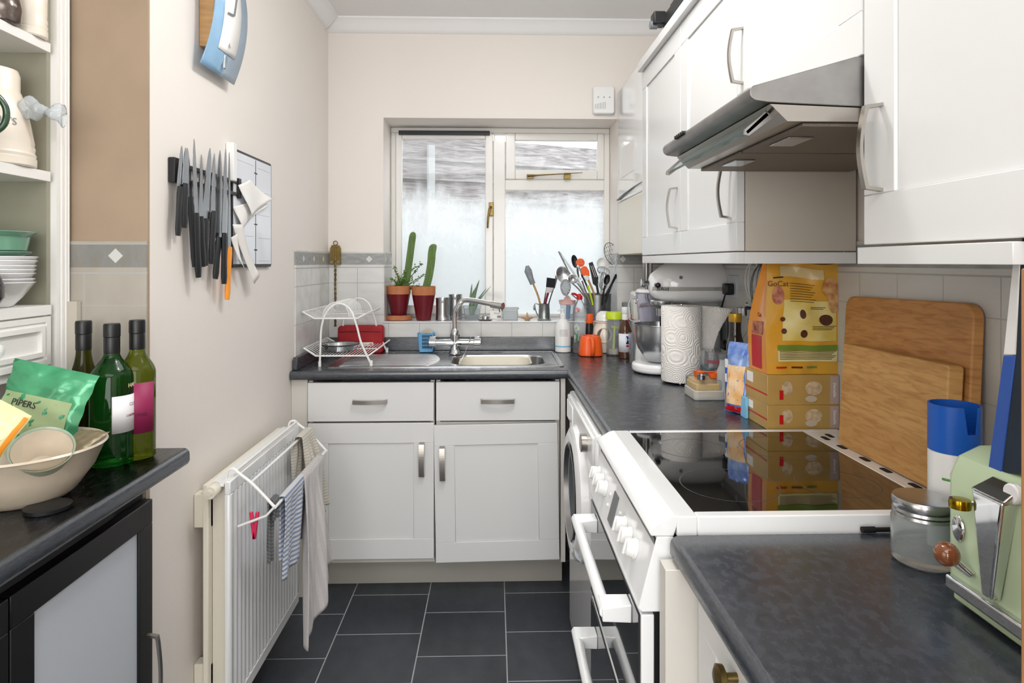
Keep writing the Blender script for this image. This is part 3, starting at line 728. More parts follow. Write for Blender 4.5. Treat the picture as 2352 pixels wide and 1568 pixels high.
# ------------------------------------------------------------------ near right worktop and cabinet
ZN = .88
m = MB(); m.box(.300, XR - .007, .12, 1.048, ZN - .038, ZN)
m.prism([(.300 + a, z - .02) for a, z in [(.0, .9), (-.006, .8975), (-.0095, .893), (-.011, .886), (-.011, .872), (-.007, .864), (0, .862)]], 'y', .12, 1.048)
bmesh.ops.remove_doubles(m.bm, verts=m.bm.verts, dist=.0002)
one('worktop', 'charcoal laminate worktop nearest the camera on the right, holding jar and mint toaster', 'worktop', m, T['top'], ang=50)
one('end_panel', 'white end panel between the cooker and the nearest base cabinet', 'panel', MB().box(.272, XR - .02, 1.012, 1.050, 0, ZN - .0385), T['carc'], bev=.001)
t = thing('base_cabinet', 'white base cabinet with round knob door under the nearest right worktop', 'cabinet', (.6, .7, .1))
ob('carcass', MB().box(.345, XR - .02, .2, 1.008, .1, ZN - .04), T['carc'], t, world=True)
d = ob('door', shaker(MB(), .505, 1.005, .15, ZN - .043, .322, 'x', .08), T['cab'], t, world=True, bev=.0015)
kx = gx(1655, 1560, .30)
m = MB(); m.lathe([(.006, 0), (.006, -.014), (.016, -.018), (.017, -.026), (.010, -.030)], (.322, kx[0], .30), 20, 'x'); ob('knob', m, T['brass'], d, world=True)
kk = gx(1655, 1556, .30); 
d.children[0].location.z += max(.0, kk[1] - .30)
# ------------------------------------------------------------------ left worktop, black unit
m = MB(); m.box(XA - .018, -.716, .1, 1.508, .862, .9)
m.prism([(-.716 - a, z) for a, z in [(.0, .9), (-.006, .8975), (-.0095, .893), (-.011, .886), (-.011, .872), (-.007, .864), (0, .862)]], 'y', .1, 1.508)
bmesh.ops.remove_doubles(m.bm, verts=m.bm.verts, dist=.0002)
one('worktop', 'charcoal worktop on the left carrying wine bottles and a fruit bowl', 'worktop', m, T['top'], ang=50)
t = thing('glass_door_cabinet', 'black framed low cabinet with grey frosted glass door on the left', 'cabinet', (-1.0, 1.26, 0))
ob('carcass', MB().box(XA, -.812, .45, 1.504, .04, .80), T['blackm'], t, world=True)
ob('rail', MB().box(-.812, -.79, .45, 1.36, .80, .842), T['blackm'], t, world=True)
def gdoor(y0, y1):
    m = MB(); f0, f1 = -.81, -.788; st = .055
    m.box(f0, f1, y0, y1, .785 - st, .785).box(f0, f1, y0, y1, .06, .06 + st).box(f0, f1, y0, y0 + st, .06 + st, .785 - st).box(f0, f1, y1 - st, y1, .06 + st, .785 - st)
    d = ob('door', m, T['black'], t, world=True, bev=.002)
    ob('glass_panel', MB().box(f0 + .004, f1 - .006, y0 + st - .002, y1 - st + .002, .06 + st - .002, .785 - st + .002), T['enamel_grey'], d, world=True)
    hb = bow_handle(.20, .032, .010, .005); ob('handle', place(hb, (-.788, y1 - .022, .385), '+x'), T['nickel'], d, world=True)
gdoor(1.070, 1.505); gdoor(.62, 1.065)
m = MB(); m.lathe([(.03, 0), (.031, .001), (.031, .007), (.029, .008), (.001, .0085)], (0, 0, 0), 40)
p = gz(110, 1163, .905); m2 = one('disc_lid', 'flat black round lid lying on the left worktop edge', 'lid', MB().lathe([(.034, 0), (.036, .001), (.036, .007), (.034, .008), (.001, .0082)], (p[0], p[1], .9002), 40), T['black'])
m.bm.free()
# ------------------------------------------------------------------ dresser (wall shelves)
ds = mat('dresser_grey_green_side', '9C9A88', .6, var=.15, vs=6)
t = thing('wall_dresser', 'white painted wall dresser with fluted edge, shelves and a small drawer', 'dresser', (-1.12, 1.2, 1.07))
ob('side_panel', MB().box(-1.30, -.992, 1.451, 1.506, 1.069, 2.3), ds, t, world=True)
ob('back_panel', MB().box(-1.315, -1.301, .5, 1.506, 1.069, 2.3), ds, t, world=True)
m = MB(); yy = [1.464 + .044 * k / 15 for k in range(16)]
prof = [(-.992, 1.464)] + [(-.978 - (.0035 if k in (4, 5, 9, 10, 13) else 0), y) for k, y in enumerate(yy)] + [(-.992, 1.508)]
m.prism(prof, 'z', 1.069, 2.3); ob('pilaster', m, T['white'], t, world=True, flat=True)
for z0, z1 in ((1.793, 1.814), (1.508, 1.530)):
    ob('shelf', MB().box(-1.30, -.982, .5, 1.4505, z0, z1), T['white'], t, world=True, bev=.001)
ob('drawer_casing', MB().box(-1.30, -.990, .95, 1.4505, 1.084, 1.2355), T['white'], t, world=True, bev=.001)
ob('top_board', MB().box(-1.30, -.980, .95, 1.4505, 1.214, 1.2358), T['white'], t, world=True, bev=.001)
m = MB(); y0, y1, z0, z1 = 1.09, 1.448, 1.105, 1.211
for i, (a, f) in enumerate(((0, -.980), (.012, -.983), (.020, -.978), (.030, -.984))):
    b = (.012, .008, .010, .002)[i]
    m.box(-.990, f, y0 + a, y1 - a, z0 + a, z0 + a + b).box(-.990, f, y0 + a, y1 - a, z1 - a - b, z1 - a).box(-.990, f, y0 + a, y0 + a + b, z0 + a + b, z1 - a - b).box(-.990, f, y1 - a - b, y1 - a, z0 + a + b, z1 - a - b)
m.box(-.990, -.986, y0 + .02, y1 - .02, z0 + .02, z1 - .02)
d = ob('drawer', m, T['white'], t, world=True, flat=True)
ob('knob', MB().lathe([(.007, 0), (.006, .010), (.015, .018), (.018, .027), (.013, .036), (.001, .039)], (-.986, 1.262, 1.158), 24, 'x'), T['porc'], d, world=True)
ob('back_strip', MB().box(-.985, -.955, 1.497, 1.5115, .905, 1.24), T['panel'], t, world=True)
# ------------------------------------------------------------------ radiator
t = thing('radiator', 'white double panel radiator on the left wall under the airer', 'radiator', (-.74, 2.0, .1))
ry0, ry1, rz0, rz1 = 1.7246, 2.326, .112, .748
m = MB(); xs = []; n = 20
base = []
for k in range(n * 4 + 1):
    y = ry0 + .02 + (ry1 - ry0 - .04) * k / (n * 4); base.append((-.7005 - .0045 * (1 if k % 4 in (1, 2) else 0), y))
pts = [(-.716, ry0), (-.704, ry0), (-.7005, ry0 + .006)] + base + [(-.7005, ry1 - .006), (-.704, ry1), (-.716, ry1)]
m.prism(pts, 'z', rz0 + .035, rz1 - .035); m.box(-.716, -.7003, ry0, ry1, rz0, rz0 + .036); m.box(-.716, -.7003, ry0, ry1, rz1 - .036, rz1)
ob('front_panel', m, T['enam'], t, world=True, bev=.003, ang=50)
ob('rear_panel', MB().box(-.775, -.760, ry0 + .005, ry1 - .005, rz0, rz1 - .01), T['cplas'], t, world=True, bev=.003)
m = MB()
for k in range(30): yk = ry0 + .03 + k * (ry1 - ry0 - .06) / 29; m.box(-.759, -.717, yk, yk + .002, rz0 + .03, rz1 - .02)
ob('convector_fins', m, T['cplas'], t, world=True)
m = MB(); m.box(-.757, -.718, ry0 + .002, ry1 - .002, rz1 - .014, rz1 - .008)
for k in range(26): yk = ry0 + .02 + k * .0222; m.box(-.7165, -.712, yk, yk + .012, rz1 - .001, rz1 + .0006)
ob('top_grille', m, T['enam'], t, world=True)
m = MB(); m.lathe([(.016, -.016), (.018, -.012), (.018, .02), (.014, .026)], (-.742, ry0 - .014, rz1 - .02), 20, 'y'); m.cyl((-.742, ry0 - .034, rz1 - .02), .008, .01, 'y', 6); ob('blanking_plug', m, T['cplas'], t, world=True)
for za, zb_ in ((rz1 - .13, rz1 - .04), (rz0 + .06, rz0 + .14)): ob('wall_bracket', MB().box(XL + .001, -.76, ry0 + .02, ry0 + .055, za, zb_), T['cplas'], t, world=True, bev=.002)
m = MB(); m.lathe([(.017, -.02), (.02, -.015), (.02, .02), (.016, .025)], (-.742, ry0 - .01, rz0 + .03), 20, 'y'); m.tube([(-.742, ry0 - .02, rz0 + .03), (-.742, ry0 - .022, .0)], .008); ob('valve', m, T['cplas'], t, world=True)
# ------------------------------------------------------------------ airer, cloths, peg
def W(px, py, Y): x, z = gy(px, py, Y); return Vector((x, Y, z))
t = thing('radiator_airer', 'white wire clothes airer hooked over the radiator', 'airer', (-.65, 2.0, .6))
ya, yb = 1.766, 2.296; m = MB(); rw = .0042
def arm(y):
    return smooth_path([(-.728, y, .735), (-.724, y, .762), (-.708, y, .768), (-.692, y, .755), (-.655, y, .725), (-.598, y, .664)], 5)
for nm, pts in (('arm', arm(ya)), ('arm', arm(yb)), ('strut', [(-.598, ya, .664), (-.62, ya, .640), (-.696, ya, .612)]), ('strut', [(-.598, yb, .664), (-.62, yb, .640), (-.696, yb, .612)]),
                ('rail', [(-.597, ya, .662), (-.595, yb, .662)]), ('rail', [(-.662, ya, .730), (-.662, yb, .730)]), ('rail', [(-.70, ya, .765), (-.70, yb, .765)])):
    ob(nm, MB().tube(pts, rw if nm != 'strut' else .0036, 8), T['wplas'], t, world=True)
def towel(name, label, ft, mt, nu=36, nv=60, th=.004, **k):
    m = MB().grid(ft, nu, nv); o = one(name, label, 'cloth', m, mt, solid=th, ang=80, **k); return o
def drape(y0, y1, zr, xr, l0, l1, x_out=.012, taper=0, sway=0, skew=0, wav=.006, seed=0):
    # l0 front length (room side), l1 back length
    def fn(u, v):
        L = l0 + l1 + .02; s_ = v * L
        yy = y0 + (y1 - y0) * u
        if s_ < l1: z = zr - (l1 - s_); x = xr - x_out * .7; dn = (l1 - s_) / max(l1, .01)
        elif s_ < l1 + .02: a = PI * (s_ - l1) / .02; x = xr - x_out * .7 * cos(a); z = zr + .006 * sin(a); dn = 0
        else: z = zr - (s_ - l1 - .02); x = xr + x_out * .7; dn = (s_ - l1 - .02) / l0
        front = s_ > l1 + .01
        wv = wav * sin(u * 9 + seed) * min(1, dn * 2.5) + wav * .5 * sin(u * 23 + seed * 2 + dn * 3) * min(1, dn * 3)
        yc = (y0 + y1) / 2; yy = yc + (yy - yc) * (1 - taper * dn) + skew * dn
        return (x + wv + (sway * dn if front else 0), yy, z)
    return fn
towel('tea_towel', 'blue and white striped cloth folded over the airer rail', drape(1.82, 2.005, .668, -.596, .235, .18, .014, .15, -.012, -.01, .006, 1), T['towel_blue'])
towel('dish_cloth', 'narrow dark grey ribbed cloth hanging behind the striped cloth', drape(1.775, 1.82, .672, -.612, .05, .17, .010, .1, 0, 0, .004, 2), T['towel_dark'], nu=10)
def grey(u, v):
    b = drape(1.99, 2.21, .668, -.595, .44, .22, .018, .0, .02, 0, .014, 3)(u, v)
    x, y, z = b
    if v > .45: dn = (v - .45) / .55; y = y + dn * (-.05 * (1 - u) - .02 * u); z = z - dn * (1 - abs(u - .1)) * .07 + dn * .10 * u; x += .02 * dn * u
    return (x, y, z)
towel('hand_towel', 'long grey-white terry towel hanging low from the airer rail', grey, T['towel_grey'])
towel('dish_cloth', 'cream ribbed cloth draped over the far top corner of the airer', drape(2.17, 2.283, .741, -.655, .26, .15, .02, .0, .055, 0, .008, 5), T['towel_cream'])
t = thing('clothes_peg', 'bright pink plastic clothes peg clipped on the airer strut', 'peg', (-.655, 1.773, .627))
for sg in (-1, 1):
    m = MB(); m.M = Matrix.Rotation(R(sg * 7), 4, 'Y'); m.box(-.0045 + sg * .006, .0045 + sg * .006, -.005, .005, -.052, .022); ob('peg_leg', m, T['hotpink'], t, bev=.002)
ob('spring', MB().cyl((0, -.007, 0), .006, .014, 'y', 14), T['steel'], t)
# ------------------------------------------------------------------ clock
t = thing('wall_clock', 'blue bowed glass wall clock with white rectangular dial on the left wall', 'clock', (XL + .03, 1.836, 1.86))
def cpan(w0, w1, z0, z1, off):
    def fn(u, v):
        y = w0 + (w1 - w0) * u; z = z0 + (z1 - z0) * v; s_ = (z - .19) / .19
        return (.040 * (1 - s_ * s_) + off - .004, y, z)
    return fn
ob('glass_face', MB().grid(cpan(-.108, .108, .0, .38, 0), 2, 24), mat('blue_glass_paint', '8DB4D3', .12, coat=.5, var=.12, vs=12), t, solid=.004, ang=60)
ob('dial', MB().grid(cpan(-.056, .056, .058, .335, .0035), 2, 20), T['paper'], t, solid=.001, ang=60)
ob('housing', MB().box(-.029, .012, -.06, .06, .06, .32), T['wood'], t, bev=.002)
cx_ = .0425; zc = .165
m = MB(); m.hexa([(cx_, -.003, zc), (cx_, .003, zc), (cx_ + .001, .003, zc), (cx_ + .001, -.003, zc), (cx_, .018, zc + .062), (cx_, .022, zc + .060), (cx_ + .001, .022, zc + .060), (cx_ + .001, .018, zc + .062)]); ob('clock_hand', m, T['cork'], t)
m = MB(); m.hexa([(cx_, -.003, zc - .003), (cx_, -.045, zc - .010), (cx_ + .001, -.045, zc - .010), (cx_ + .001, -.003, zc - .003), (cx_, -.003, zc + .003), (cx_, -.045, zc - .005), (cx_ + .001, -.045, zc - .005), (cx_ + .001, -.003, zc + .003)]); ob('clock_hand', m, T['cork'], t)
ob('stud', MB().box(.010, .018, -.005, .005, .016, .062), T['steel'], t, bev=.002)
text('numeral', '6', .02, T['greyprint'], t, (.0295, 0, .080), (0, 1, 0), (0, 0, 1))
# ------------------------------------------------------------------ knives
t = thing('magnetic_knife_rack', 'black magnetic knife rack fixed along the left wall behind the knives', 'knife rack', (XL + .001, 1.8, 1.54))
ob('bar', MB().box(XL + .001, XL + .014, 1.62, 2.02, 1.572, 1.582).box(XL + .001, XL + .014, 1.62, 2.02, 1.535, 1.545), T['black'], t, world=True, bev=.001)
ob('end_block', MB().box(XL + .001, XL + .018, 1.608, 1.638, 1.528, 1.590), T['black'], t, world=True, bev=.002)
ob('end_block', MB().box(XL + .001, XL + .018, 2.008, 2.028, 1.528, 1.590), T['black'], t, world=True, bev=.002)
bl = mat('knife_blade_steel', '9FA3A7', .22, 1); hb_ = mat('knife_handle_black', '1D1F22', .4)
def knife(label, tip, bol, end, wt=.02, hw=.02, mt=None, hm=None, name='kitchen_knife', serr=False, x=-.782, mid=None):
    def P(q): Y, z = gx(q[0], q[1], x); return Vector((x, Y, z))
    a, b, c = P(tip), P(bol), P(end); wt *= 1.5; hw *= 1.2; t = thing(name, label, 'knife', b)
    d = (b - a).normalized(); s_ = Vector((0, -d.z, d.y)) * (-1 if d.z > 0 else 1)
    if s_.y < 0: s_ = -s_
    L = (b - a).length; m = MB(); n = 14
    spine, edge = [], []
    for k in range(n + 1):
        f = k / n; p = a + (b - a) * f; w_ = wt * min(1, (f ** .55) * 1.05 + .02)
        e = p - s_ * w_ * .5 + (s_ * (.0012 if serr and k % 2 else 0)); spine.append(p + s_ * min(.5 * w_, .5 * wt)); edge.append(e)
    th = .0016
    for k in range(n):
        q = [edge[k], spine[k], spine[k + 1], edge[k + 1]]
        m.hexa([p + Vector((-th / 4, 0, 0)) for p in q] + [p + Vector((th, 0, 0)) for p in q])
    ob('blade', m, mt or bl, t, world=True)
    m = MB(); e = (c - b).normalized(); LL = (c - b).length; pts = [b - e * .004, b + e * LL * .12, b + e * LL * .5 - s_ * .001, b + e * LL * .85, c]
    m.tube([p + Vector((.002, 0, 0)) for p in pts], [hw * .42, hw * .5, hw * .45, hw * .5, hw * .4], 12)
    for vv in m.bm.verts: vv.co.x = x + .002 + (vv.co.x - x - .002) * .55
    o = ob('handle', m, hm or hb_, t, world=True); return t
knife('small steel paring knife, leftmost on the rack, black riveted handle', (417, 335), (412, 432), (407, 541), .017, .019)
knife('dark steel knife second from the left on the rack', (426, 339), (424, 425), (422, 523), .018, .020, x=-.779)
knife('narrow kitchen knife third from the left on the rack, long dark handle', (430, 340), (436, 455), (446, 612), .016, .022, x=-.783)
knife('serrated bread knife whose tip stands highest on the rack', (445, 319), (449, 492), (454, 637), .017, .022, name='bread_knife', serr=True, x=-.776)
knife('slim pointed knife in the middle of the rack', (462, 355), (460, 500), (466, 612), .017, .020, x=-.779)
knife('broad chef knife in the middle right of the rack', (482, 340), (471, 505), (470, 610), .030, .022, name='chef_knife', x=-.781)
knife('short handled knife just left of the wide steel cleaver', (492, 352), (489, 488), (484, 606), .016, .022, x=-.777)
knife('wide bright steel slicing knife with square black handle', (505, 345), (501, 548), (493, 640), .036, .022, x=-.783)
knife('long carving knife with curved black handle near the orange one', (518, 341), (514, 538), (513, 652), .022, .022, name='carving_knife', x=-.772)
knife('long knife with bright orange handle, lowest on the rack', (526, 350), (526, 570), (520, 688), .014, .021, hm=T['orange2'], name='carving_knife', x=-.784)
# ------------------------------------------------------------------ memo board with papers
by0, by1, bz0, bz1 = 1.979, 2.321, 1.314, 1.680
t = thing('memo_board', 'white dry-wipe planner board with black edge beside the knives', 'board', (XL + .001, 2.12, bz0))
ob('frame', MB().prism([(a, b) for a, b in rrect(by0, by1, bz0, bz1, .012)], 'x', XL + .001, XL + .009), T['black'], t, world=True)
ob('surface', MB().box(XL + .009, XL + .0098, by0 + .006, by1 - .006, bz0 + .010, bz1 - .008), mat('board_white', 'E8EBF2', .15, coat=.4), t, world=True)
m = MB(); ym = 2.168; m.box(XL + .0098, XL + .0102, ym - .002, ym + .002, bz0 + .01, bz1 - .01)
for k in range(4): zz = bz0 + .055 + k * .085; m.box(XL + .0098, XL + .0104, ym - .014, ym + .014, zz, zz + .004)
for k in range(5):
    zz = bz0 + .02 + k * .078; m.box(XL + .0098, XL + .010, by0 + .02, ym - .02, zz + .002, zz + .0026).box(XL + .0098, XL + .010, ym + .02, by1 - .02, zz, zz + .0006)
ob('ruling', m, T['print'], t, world=True)
def sheet(label, cs, x0, bulge, mt, name='paper_note', mid=.01):
    """sheet hung on the board; cs four (Y,z) corners"""
    def fn(u, v):
        a = Vector(cs[0]).lerp(Vector(cs[1]), u); b = Vector(cs[3]).lerp(Vector(cs[2]), u); p = a.lerp(b, v)
        return (x0 + bulge * sin(PI * u) * .4 + bulge * v * v + mid * sin(4 * u + 3 * v) * v, p[0], p[1])
    return one(name, label, 'paper', MB().grid(fn, 12, 12), mt, solid=.0006, ang=70)
def B(px, py): return gx(px, py, -.785)
sheet('square white paper napkin pinned diagonally on the planner board', [B(548, 425), B(575, 412), B(617, 457), B(572, 497)], XL + .020, .010, T['paper'])
sheet('torn white receipt with zigzag edge under the napkin on the board', [B(541, 475), B(605, 455), B(614, 470), B(556, 528)], XL + .014, .006, T['paper'])
sheet('long curled white paper hanging below the board', [B(538, 515), B(562, 515), B(582, 632), B(571, 652)], XL + .016, .022, mat('thin_paper', 'E4E1DC', .7), mid=.006)
sheet('small folded grey paper between the knives and the board', [B(533, 545), B(546, 530), B(553, 628), B(540, 600)], XL + .018, .018, bpy.data.materials['thin_paper'], mid=.004)
one('plastic_strip', 'short white plastic strip at the upper left edge of the board', 'strip', MB().box(XL + .001, XL + .024, 1.950, 1.977, 1.575, 1.690), T['wplas'], bev=.002)
# ------------------------------------------------------------------ wine bottles
def bottle_prof(r, h, body=.60, nr=.0145, base=.004):
    zb_ = h * body; out = [(r * .85, 0), (r, base), (r, zb_)]
    for k in range(1, 8): f = k / 8; out.append((r - (r - nr) * (.5 - .5 * cos(PI * f)), zb_ + (h * .80 - zb_) * f))
    out += [(nr, h * .80), (nr, h * .985), (nr * .95, h)]
    return out
def wine(label, px, Y, h, r, gm, capm, lab=None, body=.6, phi0=-60, phi1=60, lz=(.25, .52)):
    x = gy(px, 900, Y)[0]; t = thing('wine_bottle', label, 'bottle', (x, Y, .9003), group='wine bottles on the left worktop')
    ob('glass_body', MB().lathe(bottle_prof(r, h, body), n=40), gm, t)
    m = MB(); m.lathe([(.0152, h * .79), (.0155, h * .80), (.0155, h * .90), (.0150, h * .905), (.0162, h * .91), (.0162, h * .99), (.0150, h * 1.003), (.001, h * 1.004)], n=28, cap=False)
    ob('screw_cap', m, capm, t)
    if lab:
        def fn(u, v): a = R(phi0 + (phi1 - phi0) * u); q = r + .0006; return (q * sin(a), -q * cos(a), h * (lz[0] + (lz[1] - lz[0]) * v))
        ob('label', MB().grid(fn, 20, 1), lab, t, solid=.0004)
    return t
b1 = wine('clear green wine bottle with white label, frontmost of the three', 257, 1.395, .298, .0425, T['ggl'], T['black'], mat('label_white', 'E9E8EA', .6), .62, 30, 118, (.24, .50))
text('lettering', 'CLOUD', .010, T['greyprint'], b1, (0, 0, .128), bendr=.0435, phi=R(100))
text('lettering', 'CABERNET', .0065, mat('ink_wine', '8A4A50', .6), b1, (0, 0, .105), bendr=.0435, phi=R(88))
text('lettering', 'HARDYS', .012, mat('ink_cream', 'D8CFA0', .6), b1, (0, 0, .168), bendr=.0430, phi=R(104))
b2 = wine('dark olive wine bottle at the back left, beside the dresser', 192, 1.44, .30, .0365, T['dgl'], T['black'], None, .42)
b3 = wine('wine bottle with wide magenta label, right of the three', 315, 1.437, .302, .0365, T['ogl'], T['black'], mat('label_magenta', '8E2450', .5), .62, -40, 88, (.20, .56))
text('lettering', 'VINO', .010, mat('ink_dark_red', '3E0E22', .5), b3, (0, 0, .10), bendr=.0375, phi=R(40))
# ------------------------------------------------------------------ fruit bowl and contents
BX, BY = -.862, 1.20
m = MB(); m.lathe([(.070, 0), (.074, .002), (.085, .012), (.112, .05), (.128, .088), (.133, .092), (.130, .0955), (.124, .090), (.106, .050), (.078, .014), (.001, .010)], (BX, BY, .9003), 56)
one('stoneware_bowl', 'wide cream stoneware bowl holding snack packets on the left worktop', 'bowl', m, T['stone'])
def pouch(name, label, cat, o_, u, v, hu, hv, bul, mt, wr=.004, n=16, parts=None, top_flat=True, seed=0, group=None):
    """puffy packet: centre o_, unit vectors u (width) and v (height)"""
    u = Vector(u).normalized(); v = Vector(v).normalized(); nn = u.cross(v).normalized(); o_ = Vector(o_); m = MB()
    def P(a, b, s_):
        f = max(0, 1 - abs(a) ** 2.6) * max(0, 1 - abs(b) ** 3.5); hh = bul * f ** .6
        w_ = wr * (sin(7 * a + 5 * b + seed) * cos(6 * b - 3 * a + seed) + .5 * sin(15 * a - 11 * b + seed * 2))
        return o_ + u * a * hu * (1 - .03 * cos(b * 3)) + v * b * hv + nn * (s_ * hh + w_)
    for s_ in (1, -1): m.grid(lambda a, b: P(a * 2 - 1, b * 2 - 1, s_), n, n)
    bmesh.ops.remove_doubles(m.bm, verts=m.bm.verts, dist=.0003)
    t = thing(name, label, cat, o_ - v * hv, group=group)
    t2 = ob('packet', m, mt, t, world=True, ang=75)
    def patch(a0, a1, b0, b1, s_, mt_, nm='panel_print', off=.0009, skew=0):
        mm = MB().grid(lambda a, b: P(a0 + (a1 - a0) * a + skew * b, b0 + (b1 - b0) * b, s_) + nn * s_ * off, 8, 8)
        return ob(nm, mm, mt_, t, world=True, ang=75)
    return t, P, patch, nn
gb = mat('green_foil', '4FA878', .25, .2, coat=.4, var=.35, vs=14); gb2 = mat('pale_green_print', 'A9BE8E', .4)
def PT(px, py, Y): x, z = gy(px, py, Y); return Vector((x, Y, z))
c0 = PT(100, 925, 1.30); u_ = PT(195, 885, 1.30) - PT(30, 850, 1.30); v_ = PT(30, 850, 1.3) - PT(5, 990, 1.3)
v_ = Vector((0, .25, 1)).normalized() * 1 - u_.normalized() * .15
tp, Pf, patch, nn = pouch('snack_packet', 'green resealable snack packet standing at the back of the bowl', 'packet', c0, u_, u_.normalized().cross(Vector((.15, -1, .25))).normalized() * -1, .082, .072, .014, gb, .003, seed=1)
sgn = 1 if nn.y < 0 else -1
patch(-.95, .75, -.9, .15, sgn, gb2)
upv = u_.normalized().cross(Vector((.15, -1, .25))).normalized() * -1
if upv.z < 0: upv = -upv
text('lettering', 'PIPERS', .017, T['print'], tp, (c0 + u_.normalized() * -.026 + upv * -.008 + nn * sgn * .016) - tp.location, u_, upv)
yb_ = mat('pale_yellow_print', 'E6DDA4', .35, coat=.3)
c1 = PT(-38, 1000, 1.12)
tp, Pf, patch, nn = pouch('snack_packet', 'pale yellow snack packet with orange edge at the left of the bowl', 'packet', c1, (1, .15, -.62), (.45, .35, .9), .044, .060, .012, yb_, .002, seed=3)
sg = 1 if nn.y < 0 else -1
patch(.82, .97, -.9, .9, sg, T['orange2'])
text('lettering', 'CRISPS', .011, T['print'], tp, Vector(c1) + nn * sg * .017 - tp.location + Vector((.012, 0, -.018)), (.2, .1, .9), (-.9, 0, .3))
text('lettering', 'CIDER', .011, T['print'], tp, Vector(c1) + nn * sg * .017 - tp.location + Vector((.028, 0, -.022)), (.2, .1, .9), (-.9, 0, .3))
m = MB(); m.lathe([(.022, 0), (.026, .003), (.040, .030), (.047, .052), (.0485, .054), (.0455, .052), (.038, .030), (.022, .006), (.001, .005)], n=40)
cc = PT(112, 1028, 1.15)
o = one('tilted_cup', 'small green-grey cup lying tilted in the bowl, cream inside', 'cup', m, mat('cup_sage', '8FA08C', .3, coat=.3), world=False, loc=cc + Vector((-.020, .012, -.040)), rot=(R(30), R(24), 0))
ci = ob('inner_glaze', MB().lathe([(.0445, .051), (.037, .031), (.022, .0072), (.001, .0062)], n=40, cap=False), T['stone'], o)
tp, *_ = pouch('folded_packet', 'empty crumpled crisp packet with orange corner at the right rim of the bowl', 'packet', PT(186, 1012, 1.22), (1, 0, -.1), (.2, 1, .3), .026, .036, .004, mat('silver_foil', '8E8168', .4, .4), .0012, seed=5)
# ------------------------------------------------------------------ dresser crockery
def jarlathe(name, label, cat, c, prof, mt, group=None, n=40, **k): return one(name, label, cat, MB().lathe(prof, c, n), mt, group=group, **k)
bc = (-1.049, 1.372, 1.5305)
t = thing('biscuit_jar', 'large cream ribbed biscuit jar with lettering on the dresser middle shelf', 'jar', bc)
ob('body', MB().lathe([(.072, 0), (.076, .003), (.0765, .018), (.074, .020), (.0755, .026), (.0725, .032), (.074, .040), (.0715, .046), (.0725, .052), (.066, .09), (.058, .13), (.050, .155), (.0475, .160), (.0475, .192), (.044, .203), (.030, .207), (.001, .2075)], n=48), T['cream'], t)
text('lettering', 'BISCUITS', .021, T['greyprint'], t, (0, 0, .088), bendr=.0680, phi=R(38))
m = MB()
m.grid(lambda u, v: (-.99 + u * .075, 1.375 + .010 * cos(v * 2 * PI) + .003 * sin(u * 17 + v * 9) + .02 * u, 1.655 + (.016 + .008 * sin(u * 8)) * sin(v * 2 * PI) + .004 * sin(u * 21 + v * 13) - .012 * u), 16, 16)
one('plastic_wrap', 'crumpled clear plastic bag hanging beside the biscuit jar', 'bag', m, mat('thin_clear_film', 'F2F6F8', .15, trans=.75, ior=1.1, coat=.5), solid=.0008, ang=20)
t = thing('green_mug', 'dark green mug whose curved handle shows before the biscuit jar', 'mug', (-1.0, 1.19, 1.5305))
ob('body', MB().lathe([(.038, 0), (.042, .003), (.045, .06), (.046, .125), (.043, .125), (.041, .06), (.036, .008), (.001, .007)], n=36), T['dgreen'], t)
h_ = Vector((.70, .71, 0)); P = [h_ * .043 + Vector((0, 0, .11)), h_ * .068 + Vector((0, 0, .123)), h_ * .092 + Vector((0, 0, .098)), h_ * .090 + Vector((0, 0, .062)), h_ * .062 + Vector((0, 0, .035)), h_ * .042 + Vector((0, 0, .026))]
ob('handle', MB().tube(smooth_path(P, 6), .006, 12), T['dgreen'], t)
jarlathe('storage_jar', 'small cream ribbed jar at the right end of the dresser top shelf', 'jar', (-1.004, 1.4155, 1.8145), [(.031, 0), (.0335, .003), (.0338, .016), (.032, .018), (.0335, .024), (.032, .030), (.0332, .038), (.0318, .044), (.0322, .05), (.0325, .10), (.030, .106), (.033, .110), (.033, .118), (.001, .120)], T['cream'])
jarlathe('glass_jar', 'dark glass jar with foil top left of the cream jar on the top shelf', 'jar', (-1.0, 1.335, 1.8145), [(.024, 0), (.030, .004), (.033, .03), (.030, .055), (.022, .065), (.022, .085), (.001, .087)], mat('smoky_foil', '7A706A', .15, .7, var=.5, vs=60))
bs = (-1.048, 1.362, 1.2362)
prof = lambda r, h: [(r * .45, 0), (r * .5, .002), (r * .72, h * .4), (r * .95, h * .93), (r, h), (r * .97, h + .0015), (r * .90, h * .93), (r * .66, h * .42), (r * .4, .006), (.001, .005)]
for i, (y, r) in enumerate(((649, .080), (641, .079), (628, .080), (619, .081), (610, .082), (599, .084), (590, .085))):
    z = H - (y - CY) * 1.335 / FPX; h = .048
    jarlathe('cereal_bowl', ['deep white bowl at the bottom of the dresser bowl stack', 'white bowl second from the bottom of the dresser stack', 'white bowl third from the bottom of the dresser stack', 'white bowl in the middle of the dresser stack', 'white bowl third from the top among the white dresser bowls', 'white bowl second from the top among the white dresser bowls', 'topmost white bowl, directly beneath the green dish'][i], 'bowl', (bs[0], bs[1], z - h if i else 1.2362), prof(r, h if i else z - 1.2362), T['porc'], 'stacked white bowls on the dresser')
z = H - (577 - CY) * 1.335 / FPX
jarlathe('green_dish', 'flat green glazed dish between the white bowls and the green bowl', 'dish', (bs[0], bs[1], z - .012), [(.05, 0), (.072, .008), (.074, .011), (.072, .012), (.05, .004), (.001, .003)], T['greeng'])
